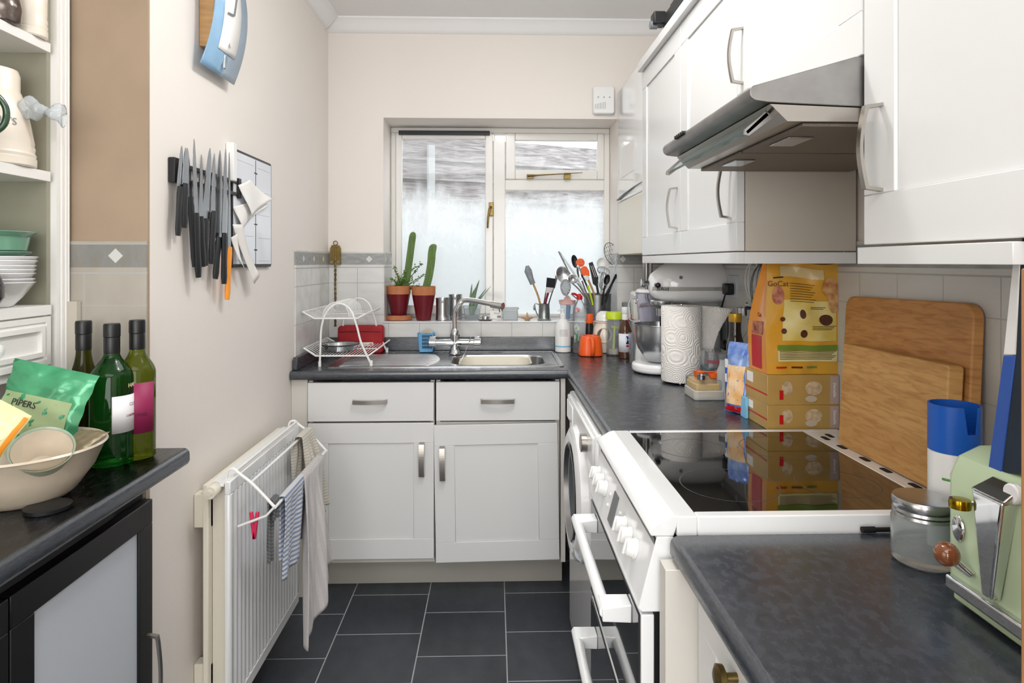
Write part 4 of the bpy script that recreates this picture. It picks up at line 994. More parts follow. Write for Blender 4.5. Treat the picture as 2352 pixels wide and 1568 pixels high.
jarlathe('green_bowl', 'flared green glazed bowl on top of the stacked crockery', 'bowl', (bs[0], bs[1], z), [(.055, 0), (.064, .002), (.070, .03), (.082, .040), (.080, .0415), (.068, .031), (.060, .005), (.001, .004)], T['greeng'])
t = thing('painted_mug', 'round black mug with blue and red pattern before the bowl stack', 'mug', (-.998, 1.268, 1.2362))
ob('body', MB().lathe([(.022, 0), (.030, .004), (.042, .024), (.043, .046), (.036, .068), (.030, .074), (.027, .07), (.036, .03), (.001, .008)], n=36), mat('mug_black', '16161E', .08, coat=.6), t)
for ph, cm in ((30, 'dblue'), (62, 'redbag'), (5, 'lime')):
    a = R(ph); m = MB(); m.sph((.0415 * sin(a), -.0415 * cos(a), .036), (.006, .006, .012), 10, 6); ob('painted_spot', m, T[cm], t)
# ------------------------------------------------------------------ helpers for upright things
def up(name, label, cat, px, Y, z0, prof=None, mt=None, part='body', n=36, group=None, single=False):
    x = gy(px, 800, Y)[0]
    if single: return one(name, label, cat, MB().lathe(prof, (x, Y, z0), n), mt, group=group)
    t = thing(name, label, cat, (x, Y, z0), group=group)
    if prof: ob(part, MB().lathe(prof, n=n), mt, t)
    return t
def add(t, part, prof, mt, n=36, **k): return ob(part, MB().lathe(prof, n=n, **{q: k.pop(q) for q in ('cap',) if q in k}), mt, t, **k)
ZS = WZ0 + .0004; ZW = .9004
# ------------------------------------------------------------------ brass ornament in the corner
p = gy(770, 600, YB - .02); t = thing('brass_toasting_fork', 'aged brass toasting fork with house-shaped plaque hanging on the corner tiles', 'ornament', (p[0], YB - .008, 1.02))
m = MB(); m.prism([(-.026, .30), (-.026, .375), (-.018, .392), (.018, .392), (.026, .375), (.026, .30), (.008, .298), (.006, .315), (-.006, .315), (-.008, .298)], 'y', -.012, -.002)
for k in (-.020, -.009, .003, .014): m.box(k, k + .006, -.017, -.012, .318, .385)
m.box(-.027, .027, -.016, -.002, .300, .306); ob('plaque', m, T['brass'], t, bev=.0015)
ob('ring', MB().tube([(.010 * cos(a * PI / 8), -.008, .402 + .010 * sin(a * PI / 8)) for a in range(16)], .0022, 8, closed=True), T['brass'], t)
m = MB()
for s_ in (0, PI): m.tube([(.0032 * cos(k * .7 + s_), -.010 + .0032 * sin(k * .7 + s_), .0 + k * .005) for k in range(60)], .0027, 6)
ob('twisted_rod', m, T['brass'], t)
# ------------------------------------------------------------------ red bag
a = gy(780, 808, 3.09); b = gy(883, 746, 3.09); cx_, zt_ = (a[0] + b[0]) / 2, b[1]
t = thing('red_pouch', 'red zipped fabric pouch standing behind the dish rack', 'pouch', (cx_, 3.075, ZW))
hw = (b[0] - a[0]) / 2; hh = zt_ - .9
m = MB(); m.prism(rrect(-hw, hw, 0, hh, .018), 'y', -.028, .028); ob('body', m, T['redbag'], t, bev=.008, seg=3)
m = MB(); m.tube([(-hw + .01, -.030, hh - .028), (0, -.0305, hh - .026), (hw - .01, -.030, hh - .028)], .0022, 6); ob('zip', m, mat('dark_red', '6E0C14', .5), t)
m = MB(); m.box(-hw + .022, hw - .045, -.0295, -.0285, .034, .052); lb = ob('label_strip', m, T['paper'], t)
text('lettering', 'STYLE', .016, T['print'], t, (-.022, -.0299, .043))
ob('label_dot', MB().cyl((-hw + .032, -.0302, .043), .006, .0006, 'y', 16), T['orange2'], lb, loc=(0, 0, 0)); ob('label_dot', MB().cyl((hw - .055, -.0302, .043), .006, .0006, 'y', 16), T['orange'], lb)
# ------------------------------------------------------------------ dish rack
t = thing('dish_rack', 'white two-tier wire dish rack standing over the drainer end', 'dish rack', (-.62, 2.87, .905))
rw = .0042; YR0, YR1 = 2.665, 3.055
def hoop(Y, sx=0):
    A = [gy(*q, 2.67) for q in ((735, 838), (737, 790), (739, 752), (750, 718), (775, 697), (803, 708), (819, 745), (828, 780), (838, 805), (853, 836))]
    return smooth_path([(x + sx * .0, Y, z) for x, z in A], 4)
def rackwire(nm, pts, r=rw): ob(nm, MB().tube(pts, r, 8), T['wplas'], t, world=True)
rackwire('hoop_leg', hoop(YR0)); rackwire('hoop_leg', hoop(YR1))
for y in (YR0, YR1):
    for q in (0, -1): P = hoop(y)[q]; ob('foot', MB().cyl((P[0], P[1], P[2] - .006), .0062, .022, 'z', 12), T['wplas'], t, world=True)
def shelf(za, zl, xl, x0, x1, zr, nm):
    """frame plus cross wires; left end turns up"""
    z0 = za
    P = [(xl, YR0 + .01, zl), (x0, YR0, z0), (x1, YR0, z0), (x1 + .03, YR0 + .03, zr), (x1 + .03, YR1 - .03, zr), (x1, YR1, z0), (x0, YR1, z0), (xl, YR1 - .01, zl)]
    ob(nm, MB().tube(P, .0034, 8, closed=True), T['wplas'], t, world=True)
    m = MB(); n = 17
    for k in range(n): x = x0 + (x1 - x0) * k / (n - 1); m.tube([(x, YR0, z0 + .002), (x, YR1, z0 + .002)], .0016, 6)
    for k in range(14): y = YR0 + .02 + (YR1 - YR0 - .04) * k / 13; m.tube([(xl, y, zl), (x0, y, z0)], .0016, 6); m.tube([(x1, y, z0), (x1 + .03, y, zr)], .0016, 6)
    m.tube([(x0, (YR0 + YR1) / 2, z0 + .004), (x1, (YR0 + YR1) / 2, z0 + .004)], .0022, 6)
    ob('cross_wires', m, T['wplas'], t, world=True)
shelf(1.098, 1.125, -.79, -.74, -.565, 1.115, 'shelf_frame'); shelf(.944, .975, -.785, -.735, -.520, .965, 'shelf_frame')
m = MB()
for k in range(10):
    y = 2.72 + k * .028
    m.tube([(-.665 + .055 * cos(PI * j / 12), y + .004 * sin(PI * j / 12), 1.100 + .062 * sin(PI * j / 12)) for j in range(13)], .0020, 6)
ob('plate_loops', m, T['wplas'], t, world=True)
m = MB(); m.lathe([(.055, 0), (.060, .003), (.066, .022), (.080, .026), (.080, .030), (.064, .027), (.056, .006), (.001, .005)], (0, 0, 0), 44)
pn = thing('steel_dish', 'shallow stainless steel dish with black rim on the lower rack shelf', 'dish', (-.665, 2.79, .949))
ob('body', m, T['steel'], pn); ob('rim', MB().lathe([(.0795, .0262), (.083, .028), (.0795, .0312), (.076, .0285), (.0795, .0262)], n=44, cap=False), T['black'], pn)
# ------------------------------------------------------------------ caddy
p = gz(980, 806, .905); t = thing('sink_caddy', 'light blue slotted plastic caddy behind the drainer', 'caddy', (p[0], 3.070, .905))
m = MB(); m.M = None
def basket(s_, z): return [m.v((x, y, z)) for x, y in rrect(-s_, s_, -.028 * s_ / .040, .028 * s_ / .040, .008, 4)]
rg = [basket(.031, 0), basket(.034, .012), basket(.040, .084), basket(.0425, .088), basket(.038, .088), basket(.032, .014)]
for A, Bq in zip(rg, rg[1:]):
    for i in range(len(A)): m.f([A[i], A[(i + 1) % len(A)], Bq[(i + 1) % len(A)], Bq[i]])
m.f(rg[0][::-1]); m.f(rg[-1]); ob('basket', m, T['blue'], t)
m = MB()
for r_ in range(4):
    for c_ in range(7): x = -.016 + c_ * .0068; m.box(x, x + .0035, -.0292, -.0245, .018 + r_ * .017, .030 + r_ * .017)
ob('slots', m, T['dark'], t)
sp = thing('sink_strainer_ring', 'grey ring-shaped scrubber standing in the blue caddy', 'scrubber', (p[0], 3.070, .94))
m = MB(); m.lathe([(.018, -.004), (.032, -.005), (.034, 0), (.032, .005), (.018, .004), (.018, -.004)], (0, 0, .035), 36, 'y', cap=False); ob('ring', m, T['stone'], sp)
# ------------------------------------------------------------------ sill plants and things
def pot(label, px, Y, z0, rt, rb, h, saucer=False):
    t = up('plant_pot', label, 'plant pot', px, Y, z0)
    q = h * .74; r_ = lambda f: rb + (rt - rb) * f
    add(t, 'pot_base', [(rb * .9, 0), (rb, .002), (r_(.97), q), (r_(.93), q + .001)], T['maroon'])
    add(t, 'pot_rim', [(r_(.95), q), (r_(1.03), q + .001), (rt * 1.03, h), (rt * .92, h), (rt * .90, h - .02)], T['terra'], cap=False)
    add(t, 'soil', [(.001, h - .016), (rt * .91, h - .018), (rt * .8, h - .03)][::-1], T['soil'], cap=False)
    return t
p1 = pot('maroon and terracotta pot standing in a saucer at the left end of the sill', 916, 3.235, ZS + .010, .058, .036, .160)
x1 = p1.location.x
sc_ = one('plant_saucer', 'terracotta saucer of pebbles under the left sill pot', 'saucer', MB().lathe([(.060, 0), (.066, .002), (.069, .024), (.064, .025), (.060, .007), (.001, .006)], (x1, 3.235, ZS), 44), T['terra'])
peb = [mat('pebble_dark_teal', '1C3A40', .1, coat=.6), mat('pebble_black', '1A1A1C', .2, coat=.4)]
for k in range(9):
    a = 2 * PI * k / 9 + .2; r_ = .0505
    one('pebble', ['dark teal glass pebble around the base of the left sill pot', 'black shiny pebble around the base of the left sill pot'][k % 2], 'pebble', MB().sph((x1 + r_ * cos(a), 3.235 + r_ * sin(a), ZS + .020), (.0105, .0100, .0085), 10, 6), peb[k % 2], group='pebbles in the terracotta saucer')
p2 = pot('taller maroon and terracotta pot beside the saucer pot', 973, 3.215, ZS, .058, .036, .168)
x2 = p2.location.x
def cactus(label, pts, r0, Y, par):
    P = [Vector((*[gy(a, b, Y)[0]], Y, gy(a, b, Y)[1])) for a, b in pts]; path = smooth_path(P, 8); n = len(path)
    t = thing('cactus', label, 'cactus', path[0]); m = MB(); NR = 15
    rings = []
    for i, q in enumerate(path):
        f = i / (n - 1); rr_ = r0 * (1 if f < .85 else math.sqrt(max(0.0, 1 - ((f - .85) / .15) ** 2)) + .02)
        rings.append([m.v(q + Vector((cos(2 * PI * k / (2 * NR)), sin(2 * PI * k / (2 * NR)), 0)) * rr_ * (1 if k % 2 else .86)) for k in range(2 * NR)])
    for A, Bq in zip(rings, rings[1:]):
        for k in range(2 * NR): m.f([A[k], A[(k + 1) % (2 * NR)], Bq[(k + 1) % (2 * NR)], Bq[k]])
    m.f(rings[-1]); ob('stem', m, T['cactus'], t, world=True, ang=20)
    m = MB(); rnd = random.Random(3)
    for i in range(2, n):
        for k in range(NR):
            a = 2 * PI * (2 * k + 1) / (2 * NR); f = i / (n - 1); rr_ = r0 * (1 if f < .85 else math.sqrt(max(0, 1 - ((f - .85) / .15) ** 2)))
            b0 = path[i] + Vector((cos(a), sin(a), 0)) * rr_
            for _ in range(2):
                d = (Vector((cos(a), sin(a), .3)) + Vector([rnd.uniform(-.6, .6) for _ in range(3)])).normalized() * .0045
                w_ = Vector((-sin(a), cos(a), 0)) * .0003; m.poly([b0 - w_, b0 + w_, b0 + d])
    o = ob('spines', m, mat('cactus_spines_' + str(int(pts[0][0])), 'F4F4EE', .7), t, world=True, flat=True); o['kind'] = 'stuff'
    return t
cactus('tall slim cactus rising behind the succulent, against the left pane', [(926, 668), (934, 640), (940, 600), (945, 562), (949, 532)], .0175, 3.255, p1)
cactus('green column cactus in the second maroon pot', [(976, 668), (984, 640), (990, 605), (992, 580), (996, 560)], .0195, 3.215, p2)
def bush():
    t = thing('jade_plant', 'small leafy jade succulent spreading from the left sill pot', 'plant', (x1, 3.235, ZS + .145)); rnd = random.Random(11)
    stems = MB(); leaves = MB()
    tips = [(905, 615), (899, 640), (931, 625), (955, 612), (968, 604), (975, 630), (960, 655), (915, 635), (945, 640), (908, 650), (925, 640), (950, 660)]
    for i, (a, b) in enumerate(tips):
        Yt = 3.235 + rnd.uniform(-.05, .035); e = PT(a, b, Yt); s_ = Vector((x1 + rnd.uniform(-.015, .015), 3.235, ZS + .14)); mid = s_.lerp(e, .5) + Vector((rnd.uniform(-.01, .01), 0, .008))
        path = smooth_path([s_, mid, e], 5); stems.tube(path, [.0035 * (1 - .7 * k / (len(path) - 1)) for k in range(len(path))], 6)
        for k in range(3, len(path)):
            for _ in range(4):
                q = path[k] + Vector([rnd.uniform(-.008, .008) for _ in range(3)]); d = Vector([rnd.uniform(-1, 1) for _ in range(3)]).normalized(); u_ = d.orthogonal().normalized(); L_ = rnd.uniform(.007, .011)
                n_ = d.cross(u_) * .0014; ring_ = [q, q + d * L_ * .5 + u_ * L_ * .42, q + d * L_, q + d * L_ * .5 - u_ * L_ * .42]
                A = [leaves.v(p_ + n_ * .5) for p_ in ring_]; Bq = [leaves.v(p_ - n_ * .5) for p_ in ring_]; leaves.f(A); leaves.f(Bq[::-1])
                for j in range(4): leaves.f([A[j], Bq[j], Bq[(j + 1) % 4], A[(j + 1) % 4]])
    ob('stems', stems, T['stem'], t, world=True); l = ob('leaves', leaves, T['leaf'], t, world=True, ang=60); l['kind'] = 'stuff'
bush()
def ribcan(label, px, Y, h):
    prof = [(.034, 0), (.036, .001), (.036, .004), (.0345, .006)]
    z = .022
    while z < h - .024: prof += [(.0345, z), (.0338, z + .0025)]; z += .005
    prof += [(.0345, h - .022), (.0345, h - .004), (.036, h - .003), (.036, h), (.0345, h), (.034, h - .003), (.034, .004), (.001, .003)]
    up('tin_can', label, 'tin can', px, Y, ZS, prof, T['steel'], single=True, n=40)
ribcan('empty ribbed tin can next to the second maroon pot', 1017, 3.215, .110)
ribcan('slightly taller empty tin can behind and right of the first', 1046, 3.265, .124)
t = up('clear_tub', 'translucent plastic tub holding the spiky grey-green plant', 'tub', 1084, 3.255, ZS, [(.034, 0), (.036, .001), (.044, .066), (.046, .068), (.0425, .066), (.0345, .003), (.001, .002)], T['cpl'])
t = thing('aloe_plant', 'spiky grey-green aloe leaves standing in the translucent tub', 'plant', (t.location.x, 3.255, ZS + .01)); m = MB(); base = t.location + Vector((0, 0, .01))
for a, b, dy, w_ in ((1084, 652, .02, .013), (1092, 660, -.01, .013), (1101, 642, 0, .015), (1098, 648, -.03, .014), (1088, 665, -.02, .010), (1117, 662, -.02, .011), (1128, 657, .01, .008), (1108, 690, -.03, .010), (1080, 690, -.03, .010)):
    e = PT(a, b, 3.255 + dy); s_ = base; mid = s_.lerp(e, .45) + Vector((-.006, 0, .010)); path = smooth_path([s_, mid, e], 6); n = len(path)
    sd = Vector((.9, .35, 0)); A = []
    for k, q in enumerate(path):
        f = k / (n - 1); ww = w_ * (1 - f) ** .75 + .0004; A.append([m.v(q - sd * ww), m.v(q + Vector((0, -.003, -.001))), m.v(q + sd * ww), m.v(q + Vector((0, .003, .001)))])
    for A_, B_ in zip(A, A[1:]):
        for j in range(4): m.f([A_[j], A_[(j + 1) % 4], B_[(j + 1) % 4], B_[j]])
    m.f(A[0]); m.f(A[-1])
ob('leaves', m, T['aloe'], t, world=True, ang=30)
t = up('ornate_dish', 'small ornate metal domed butter bell on a scalloped plate on the sill', 'ornament', 1115, 3.185, ZS, [(.028, 0), (.036, .004), (.034, .006), (.001, .005)], T['steel_dull'])
add(t, 'dome', [(.018, .006), (.018, .016), (.014, .024), (.006, .029), (.003, .031), (.004, .035), (.001, .038)], T['steel'], n=16)
b = gy(1139, 725, 3.27); t = thing('small_carton', 'small white carton with barcode on the sill behind the tap spout', 'carton', (b[0], 3.27, ZS))
ob('box', MB().box(-.030, .030, -.02, .02, 0, .040), T['paper'], t, bev=.001); text('lettering', 'TRAP', .013, T['greyprint'], t, (.004, -.0204, .028)); m = MB()
for k in range(9): m.box(.006 + k * .0022, .007 + k * .0022 + (k % 3) * .0004, -.0206, -.0201, .006, .018)
ob('barcode', m, T['print'], t)
b = gy(1172, 725, 3.235); t = thing('food_tub', 'clear rectangular lidded tub with bluish contents on the sill', 'tub', (b[0], 3.235, ZS))
ob('body', MB().prism(rrect(-.038, .038, -.028, .028, .008), 'z', 0, .052), T['frost'], t); ob('contents', MB().prism(rrect(-.034, .034, -.024, .024, .006), 'z', .004, .042), mat('pale_blue_contents', 'A9C0D2', .5), t)
ob('lid', MB().prism(rrect(-.043, .043, -.032, .032, .010), 'z', .052, .060), T['frost'], t, bev=.002)
t = up('shell_dish', 'small scallop shell dish with gold figure on the sill', 'dish', 1211, 3.19, ZS, None); m = MB(); n = 28
rg = []
for r_, z in ((.012, 0), (.014, .003), (.030, .010), (.046, .019), (.044, .0195), (.028, .012), (.001, .006)): rg.append([m.v((r_ * (1 + .06 * cos(i * PI)) * cos(2 * PI * i / n), r_ * (1 + .06 * cos(i * PI)) * .8 * sin(2 * PI * i / n), z)) for i in range(n)])
for A, Bq in zip(rg, rg[1:]):
    for i in range(n): m.f([A[i], A[(i + 1) % n], Bq[(i + 1) % n], Bq[i]])
m.f(rg[0][::-1]); ob('shell', m, mat('shell_peach', 'E2C3A4', .25, coat=.4, var=.3, vs=40), t)
m = MB(); m.sph((0, .01, .022), (.005, .005, .008), 10, 6); m.sph((0, .01, .033), .0038, 10, 6); ob('figure', m, T['gold'], t)
t = up('pewter_tankard', 'dull pewter tankard with bird handle holding brushes on the sill', 'tankard', 1250, 3.20, ZS, [(.034, 0), (.035, .003), (.031, .006), (.029, .012), (.0265, .077), (.028, .080), (.0255, .080), (.025, .012), (.001, .010)], mat('pewter', 'A5AAAA', .35, 1, var=.3, vs=40))
m = MB(); m.tube(smooth_path([(-.026, 0, .075), (-.040, 0, .082), (-.048, 0, .074), (-.042, 0, .045), (-.032, 0, .022), (-.028, 0, .016)], 5), .0028, 8); m.sph((-.050, 0, .060), (.005, .004, .014), 10, 6); ob('handle', m, bpy.data.materials['pewter'], t)
def utensil(name, label, cat, pts, Y0_, Y1_, r, hm, headfn=None, group=None, part='handle'):
    """straight-ish utensil: pts pixel list from inside the pot outwards"""
    n = len(pts); P = [PT(a, b, Y0_ + (Y1_ - Y0_) * i / (n - 1)) for i, (a, b) in enumerate(pts)]
    t = thing(name, label, cat, P[0], group=group); ob(part, MB().tube(smooth_path(P, 5), r, 10), hm, t, world=True)
    if headfn: headfn(t, P)
    return t
def oval_head(cp, rx, rz, ry, mt, dish=True, ang=0, nm='head'):
    def f(t, P):
        c = PT(*cp, P[-1].y); m = MB(); m.M = Matrix.Translation(c) @ Matrix.Rotation(R(ang), 4, 'Y') @ Matrix.Rotation(R(90), 4, 'X')
        if dish: m.lathe([(.001, -ry), (.6, -ry * .75), (.9, -ry * .2), (1, 0), (.93, .0008), (.6, -ry * .6), (.001, -ry * .85)] and [(max(.0005, a * rx), b) for a, b in ((.001, -ry), (.6, -ry * .78), (.9, -ry * .28), (1, 0), (.92, .0006), (.6, -ry * .6), (.001, -ry * .86))], n=28, sy=rz / rx)
        else: m.lathe([(max(.0005, a * rx), b) for a, b in ((.001, -ry), (.8, -ry), (1, 0), (.8, ry), (.001, ry))], n=28, sy=rz / rx)
        ob(nm, m, mt, t, world=True)
    return f
g = 'utensils'
def brushhead(p0, p1, w0, w1, d_, mt, nm='bristles'):
    def f(t, P):
        a, b = PT(*p0, P[-1].y), PT(*p1, P[-1].y); q = smooth_path([a, a.lerp(b, .5), b], 4); n = len(q)
        ob(nm, MB().tube(q, [w0 + (w1 - w0) * k / (n - 1) for k in range(n)], 12, flat=d_), mt, t, world=True)
    return f
gb_ = mat('grey_silicone', '8E9498', .5, var=.3, vs=60, bump=.5, bs=120)
u_ = utensil('pastry_brush', 'grey headed pastry brush with wooden handle leaning left in the tankard', 'brush', [(1244, 712), (1236, 680), (1224, 650)], 3.205, 3.20, .0052, T['wood'])
m = MB(); a, b, c, d = PT(1224, 652, 3.2), PT(1219, 640, 3.2), PT(1213, 622, 3.2), PT(1211, 610, 3.2); m.tube([a, b, c, d], [.014, .015, .0195, .008], 14); ob('bristles', m, gb_, u_, world=True)
u_ = utensil('paint_brush', 'flat black bristle brush with maroon handle in the tankard', 'brush', [(1250, 712), (1254, 690), (1259, 672)], 3.20, 3.19, .0060, mat('maroon_handle', '7A1838', .3))
m = MB(); m.hexa([PT(1253, 672, 3.185), PT(1267, 672, 3.185), PT(1267, 672, 3.195), PT(1253, 672, 3.195), PT(1256, 658, 3.185), PT(1272, 660, 3.185), PT(1272, 660, 3.195), PT(1256, 658, 3.195)]); ob('ferrule', m, T['steel_dull'], u_, world=True)
m = MB(); m.hexa([PT(1254, 659, 3.184), PT(1273, 661, 3.184), PT(1273, 661, 3.196), PT(1254, 659, 3.196), PT(1256, 637, 3.184), PT(1277, 640, 3.184), PT(1277, 640, 3.196), PT(1256, 637, 3.196)]); ob('bristles', m, mat('black_bristle', '15171C', .8, bump=.8, bs=300), u_, world=True)
utensil('paint_brush', 'thin dark brush with cream tip left of the black bristle brush', 'brush', [(1247, 712), (1252, 680), (1257, 656)], 3.21, 3.215, .0028, T['black'], oval_head((1257, 662), .004, .012, .003, T['cream'], False, 8, 'tip'))
utensil('paint_brush', 'thin dark brush right of the black bristle brush in the tankard', 'brush', [(1256, 712), (1264, 685), (1272, 660)], 3.19, 3.20, .0030, T['black'], brushhead((1272, 662), (1279, 632), .005, .007, 1, T['steel_dull'], 'ferrule'))
# juicer jar
t = up('juicer_jar', 'clear jar topped with a pale pink citrus juicer, blue brush inside, on the sill', 'juicer', 1303, 3.21, ZS, [(.033, 0), (.036, .002), (.036, .074), (.034, .076), (.034, .004), (.001, .003)], T['cpl'])
add(t, 'juicer', [(.034, .076), (.040, .078), (.043, .096), (.045, .098), (.040, .097), (.037, .082), (.022, .082)], T['pink'], cap=False)
m = MB(); n = 24; rg = []
for r_, z in ((.022, .082), (.020, .095), (.014, .110), (.006, .120), (.001, .122)): rg.append([m.v((r_ * (1 + .10 * cos(8 * 2 * PI * i / n)) * cos(2 * PI * i / n), r_ * (1 + .10 * cos(8 * 2 * PI * i / n)) * sin(2 * PI * i / n), z)) for i in range(n)])
for A, Bq in zip(rg, rg[1:]):
    for i in range(n): m.f([A[i], A[(i + 1) % n], Bq[(i + 1) % n], Bq[i]])
ob('reamer', m, T['pink'], t); ob('inner_brush', MB().tube([(.002, 0, .005), (.006, 0, .07)], [.010, .012], 12), T['dblue'] if False else mat('mid_blue_plastic', '4E86BE', .4), t)
# utensil pot
PX, PY = 1372, 3.225
t = up('utensil_pot', 'wide stainless steel pot crammed with cooking utensils on the sill', 'pot', PX, PY, ZS, [(.060, 0), (.066, .003), (.069, .125), (.072, .128), (.070, .130), (.066, .126), (.064, .006), (.001, .005)], mat('brushed_pot_steel', '8E9092', .36, 1, var=.2, vs=20), n=48)
U = lambda *a, **k: utensil(*a, **k)
ut = U('tongs', 'steel kitchen tongs standing tallest at the left of the utensil pot', 'tongs', [(1362, 700), (1340, 665), (1318, 628), (1286, 580)], 3.22, 3.25, .0042, T['steel'], part='arm')
P = [PT(*q, 3.235) for q in ((1360, 700), (1332, 660), (1306, 622), (1283, 577))]; ob('arm', MB().tube(smooth_path(P, 5), [.003] * 11 + [.009] * 5, 8, flat=.5), T['steel'], ut, world=True)
U('serving_spoon', 'large steel serving spoon leaning left from the utensil pot', 'spoon', [(1356, 700), (1330, 665), (1308, 645)], 3.20, 3.17, .0035, T['steel'], oval_head((1293, 630), .034, .044, .010, T['steel'], True, -28))
U('soup_ladle', 'small steel ladle below the big serving spoon', 'ladle', [(1352, 700), (1338, 668), (1326, 650)], 3.19, 3.15, .0032, T['steel'], oval_head((1316, 640), .026, .022, .018, T['steel'], True, 30))
def grater(t, P):
    c = PT(1299, 660, P[-1].y); m = MB(); m.M = Matrix.Translation(c) @ Matrix.Rotation(R(90), 4, 'X')
    m.prism([(.026 * cos(a) * (1 + .1 * sin(a)), .042 * sin(a)) for a in [2 * PI * k / 24 for k in range(24)]], 'z', -.0012, .0012); o = ob('head', m, mat('dark_steel', '6D7276', .3, 1), t, world=True, bev=.0005)
    m = MB()
    for i in range(-3, 4):
        for j in range(-5, 6):
            if (i / 3.6) ** 2 + (j / 5.6) ** 2 < .8: m.cyl((c.x + i * .0058 + (j % 2) * .0029, c.y - .0022, c.z + j * .0062), .0019, .001, 'y', 6)
    ob('holes', m, T['paper'], t, world=True)
U('slotted_spoon', 'dark perforated steel skimmer drooping left below the ladle', 'skimmer', [(1350, 705), (1330, 690), (1312, 675)], 3.18, 3.16, .003, T['steel'], grater)
U('serving_spoon', 'tall black nylon spoon behind the orange spatula', 'spoon', [(1366, 700), (1345, 650), (1328, 615)], 3.25, 3.275, .0045, T['black'], oval_head((1320, 600), .016, .034, .006, T['black'], True, -12))
def gman(t, P):
    o = T['orange']; Y = P[-1].y; c = PT(1333, 603, Y)
    m = MB(); m.M = Matrix.Translation(c) @ Matrix.Rotation(R(90), 4, 'X'); m.prism([(.021 * cos(2 * PI * k / 24), .021 * sin(2 * PI * k / 24)) for k in range(24)], 'z', -.005, .005); ob('head', m, o, t, world=True, bev=.002)
    m = MB(); q = [PT(*k, Y) for k in ((1337, 613), (1330, 622), (1341, 634), (1345, 632), (1354, 634), (1353, 622), (1347, 612), (1341, 611))]; m.poly; A = [m.v(k + Vector((0, -.005, 0))) for k in q]; B_ = [m.v(k + Vector((0, .005, 0))) for k in q]; m.f(A); m.f(B_[::-1])
    for i in range(len(q)): m.f([A[i], B_[i], B_[(i + 1) % len(q)], A[(i + 1) % len(q)]])
    ob('body', m, o, t, world=True, bev=.002)
    m = MB()
    for q in ((1331, 602), (1338, 601)): k = PT(*q, Y); m.cyl((k.x, Y - .0062, k.z), .0018, .0012, 'y', 10)
    ob('eye', m, T['print'], t, world=True)
    k = [PT(1330 + 1.5 * i, 607 + 2.2 * sin(PI * i / 6), Y) + Vector((0, -.0058, 0)) for i in range(7)]; ob('mouth', MB().tube(k, .0007, 6), T['print'], t, world=True)
    a, b = PT(1345, 634, Y), PT(1350, 643, Y); ob('collar', MB().tube([a, b], [.012, .011], 12), T['wplas'], t, world=True)
U('novelty_spatula', 'orange figure-shaped silicone spatula with smiling face and wooden handle', 'spatula', [(1372, 700), (1362, 668), (1350, 640)], 3.17, 3.15, .0052, T['wood'], gman)
U('butter_knife', 'steel pointed cake server blade in front of the orange spatula', 'server', [(1358, 700), (1345, 668), (1337, 645)], 3.165, 3.14, .004, T['steel'], oval_head((1330, 625), .011, .036, .003, T['steel'], True, -10))
U('lime_spoon', 'lime green handled tool at the front of the utensil pot', 'utensil', [(1362, 700), (1357, 680), (1350, 655)], 3.16, 3.15, .0048, T['lime'])
def turner(t, P):
    Y = P[-1].y; q = [(1352, 604), (1361, 601), (1375, 640), (1372, 660), (1362, 652)]; m = MB(); A = [m.v(PT(*k, Y) + Vector((0, -.0015, 0))) for k in q]; B_ = [m.v(PT(*k, Y) + Vector((0, .0015, 0))) for k in q]; m.f(A); m.f(B_[::-1])
    for i in range(len(q)): m.f([A[i], B_[i], B_[(i + 1) % len(q)], A[(i + 1) % len(q)]])
    ob('blade', m, T['black'], t, world=True)
    m = MB()
    for s_ in (0, 4): a, b = PT(1357 + s_, 610, Y - .002), PT(1366 + s_, 636, Y - .002); m.tube([a, b], .0013, 6)
    ob('slots', m, T['paper'], t, world=True)
U('slotted_turner', 'black slotted turner right of the orange spatula', 'turner', [(1377, 700), (1374, 675), (1370, 650)], 3.20, 3.22, .006, T['black'], turner)
def wires(c, rx, rz, ry, n=6, nm='wires', r=.0011, ang=0):
    def f(t, P):
        o_ = PT(*c, P[-1].y); m = MB(); M_ = Matrix.Translation(o_) @ Matrix.Rotation(R(ang), 4, 'Y'); m.M = M_
        for k in range(n):
            a = PI * k / n; m.tube([(rx * cos(a) * cos(2 * PI * j / 20), ry * sin(a) * cos(2 * PI * j / 20), rz * sin(2 * PI * j / 20)) for j in range(20)], r, 5, closed=True)
        ob(nm, m, T['steel'], t, world=True)
    return f
U('balloon_whisk', 'small steel wire whisk in the middle right of the utensil pot', 'whisk', [(1386, 700), (1386, 680), (1386, 668)], 3.19, 3.18, .004, T['steel'], wires((1385, 645), .024, .045, .02, 7))
def skim(t, P):
    Y = P[-1].y; c = PT(1405, 583, Y); m = MB(); m.M = Matrix.Translation(c) @ Matrix.Rotation(R(-22), 4, 'Y')
    m.tube([(.034 * cos(2 * PI * j / 28), 0, .060 * sin(2 * PI * j / 28)) for j in range(28)], .0018, 6, closed=True)
    for k in range(-2, 3):
        f = k / 3; m.tube([(.034 * f, .018 * sin(PI * j / 10) * (1 - f * f), .060 * math.sqrt(1 - f * f) * cos(PI * j / 10)) for j in range(11)], .0008, 5)
    for k in range(-2, 3):
        f = k / 3; w_ = .034 * math.sqrt(1 - f * f); m.tube([(w_ * cos(PI * j / 10), .018 * sin(PI * j / 10) * (1 - f * f), .060 * f) for j in range(11)], .0008, 5)
    ob('wire_basket', m, mat('dark_wire', '55595C', .35, 1), t, world=True)
U('wire_skimmer', 'oval open wire skimmer standing tallest at the right of the utensil pot', 'skimmer', [(1392, 700), (1408, 650), (1416, 615)], 3.24, 3.27, .0025, T['steel'], skim)
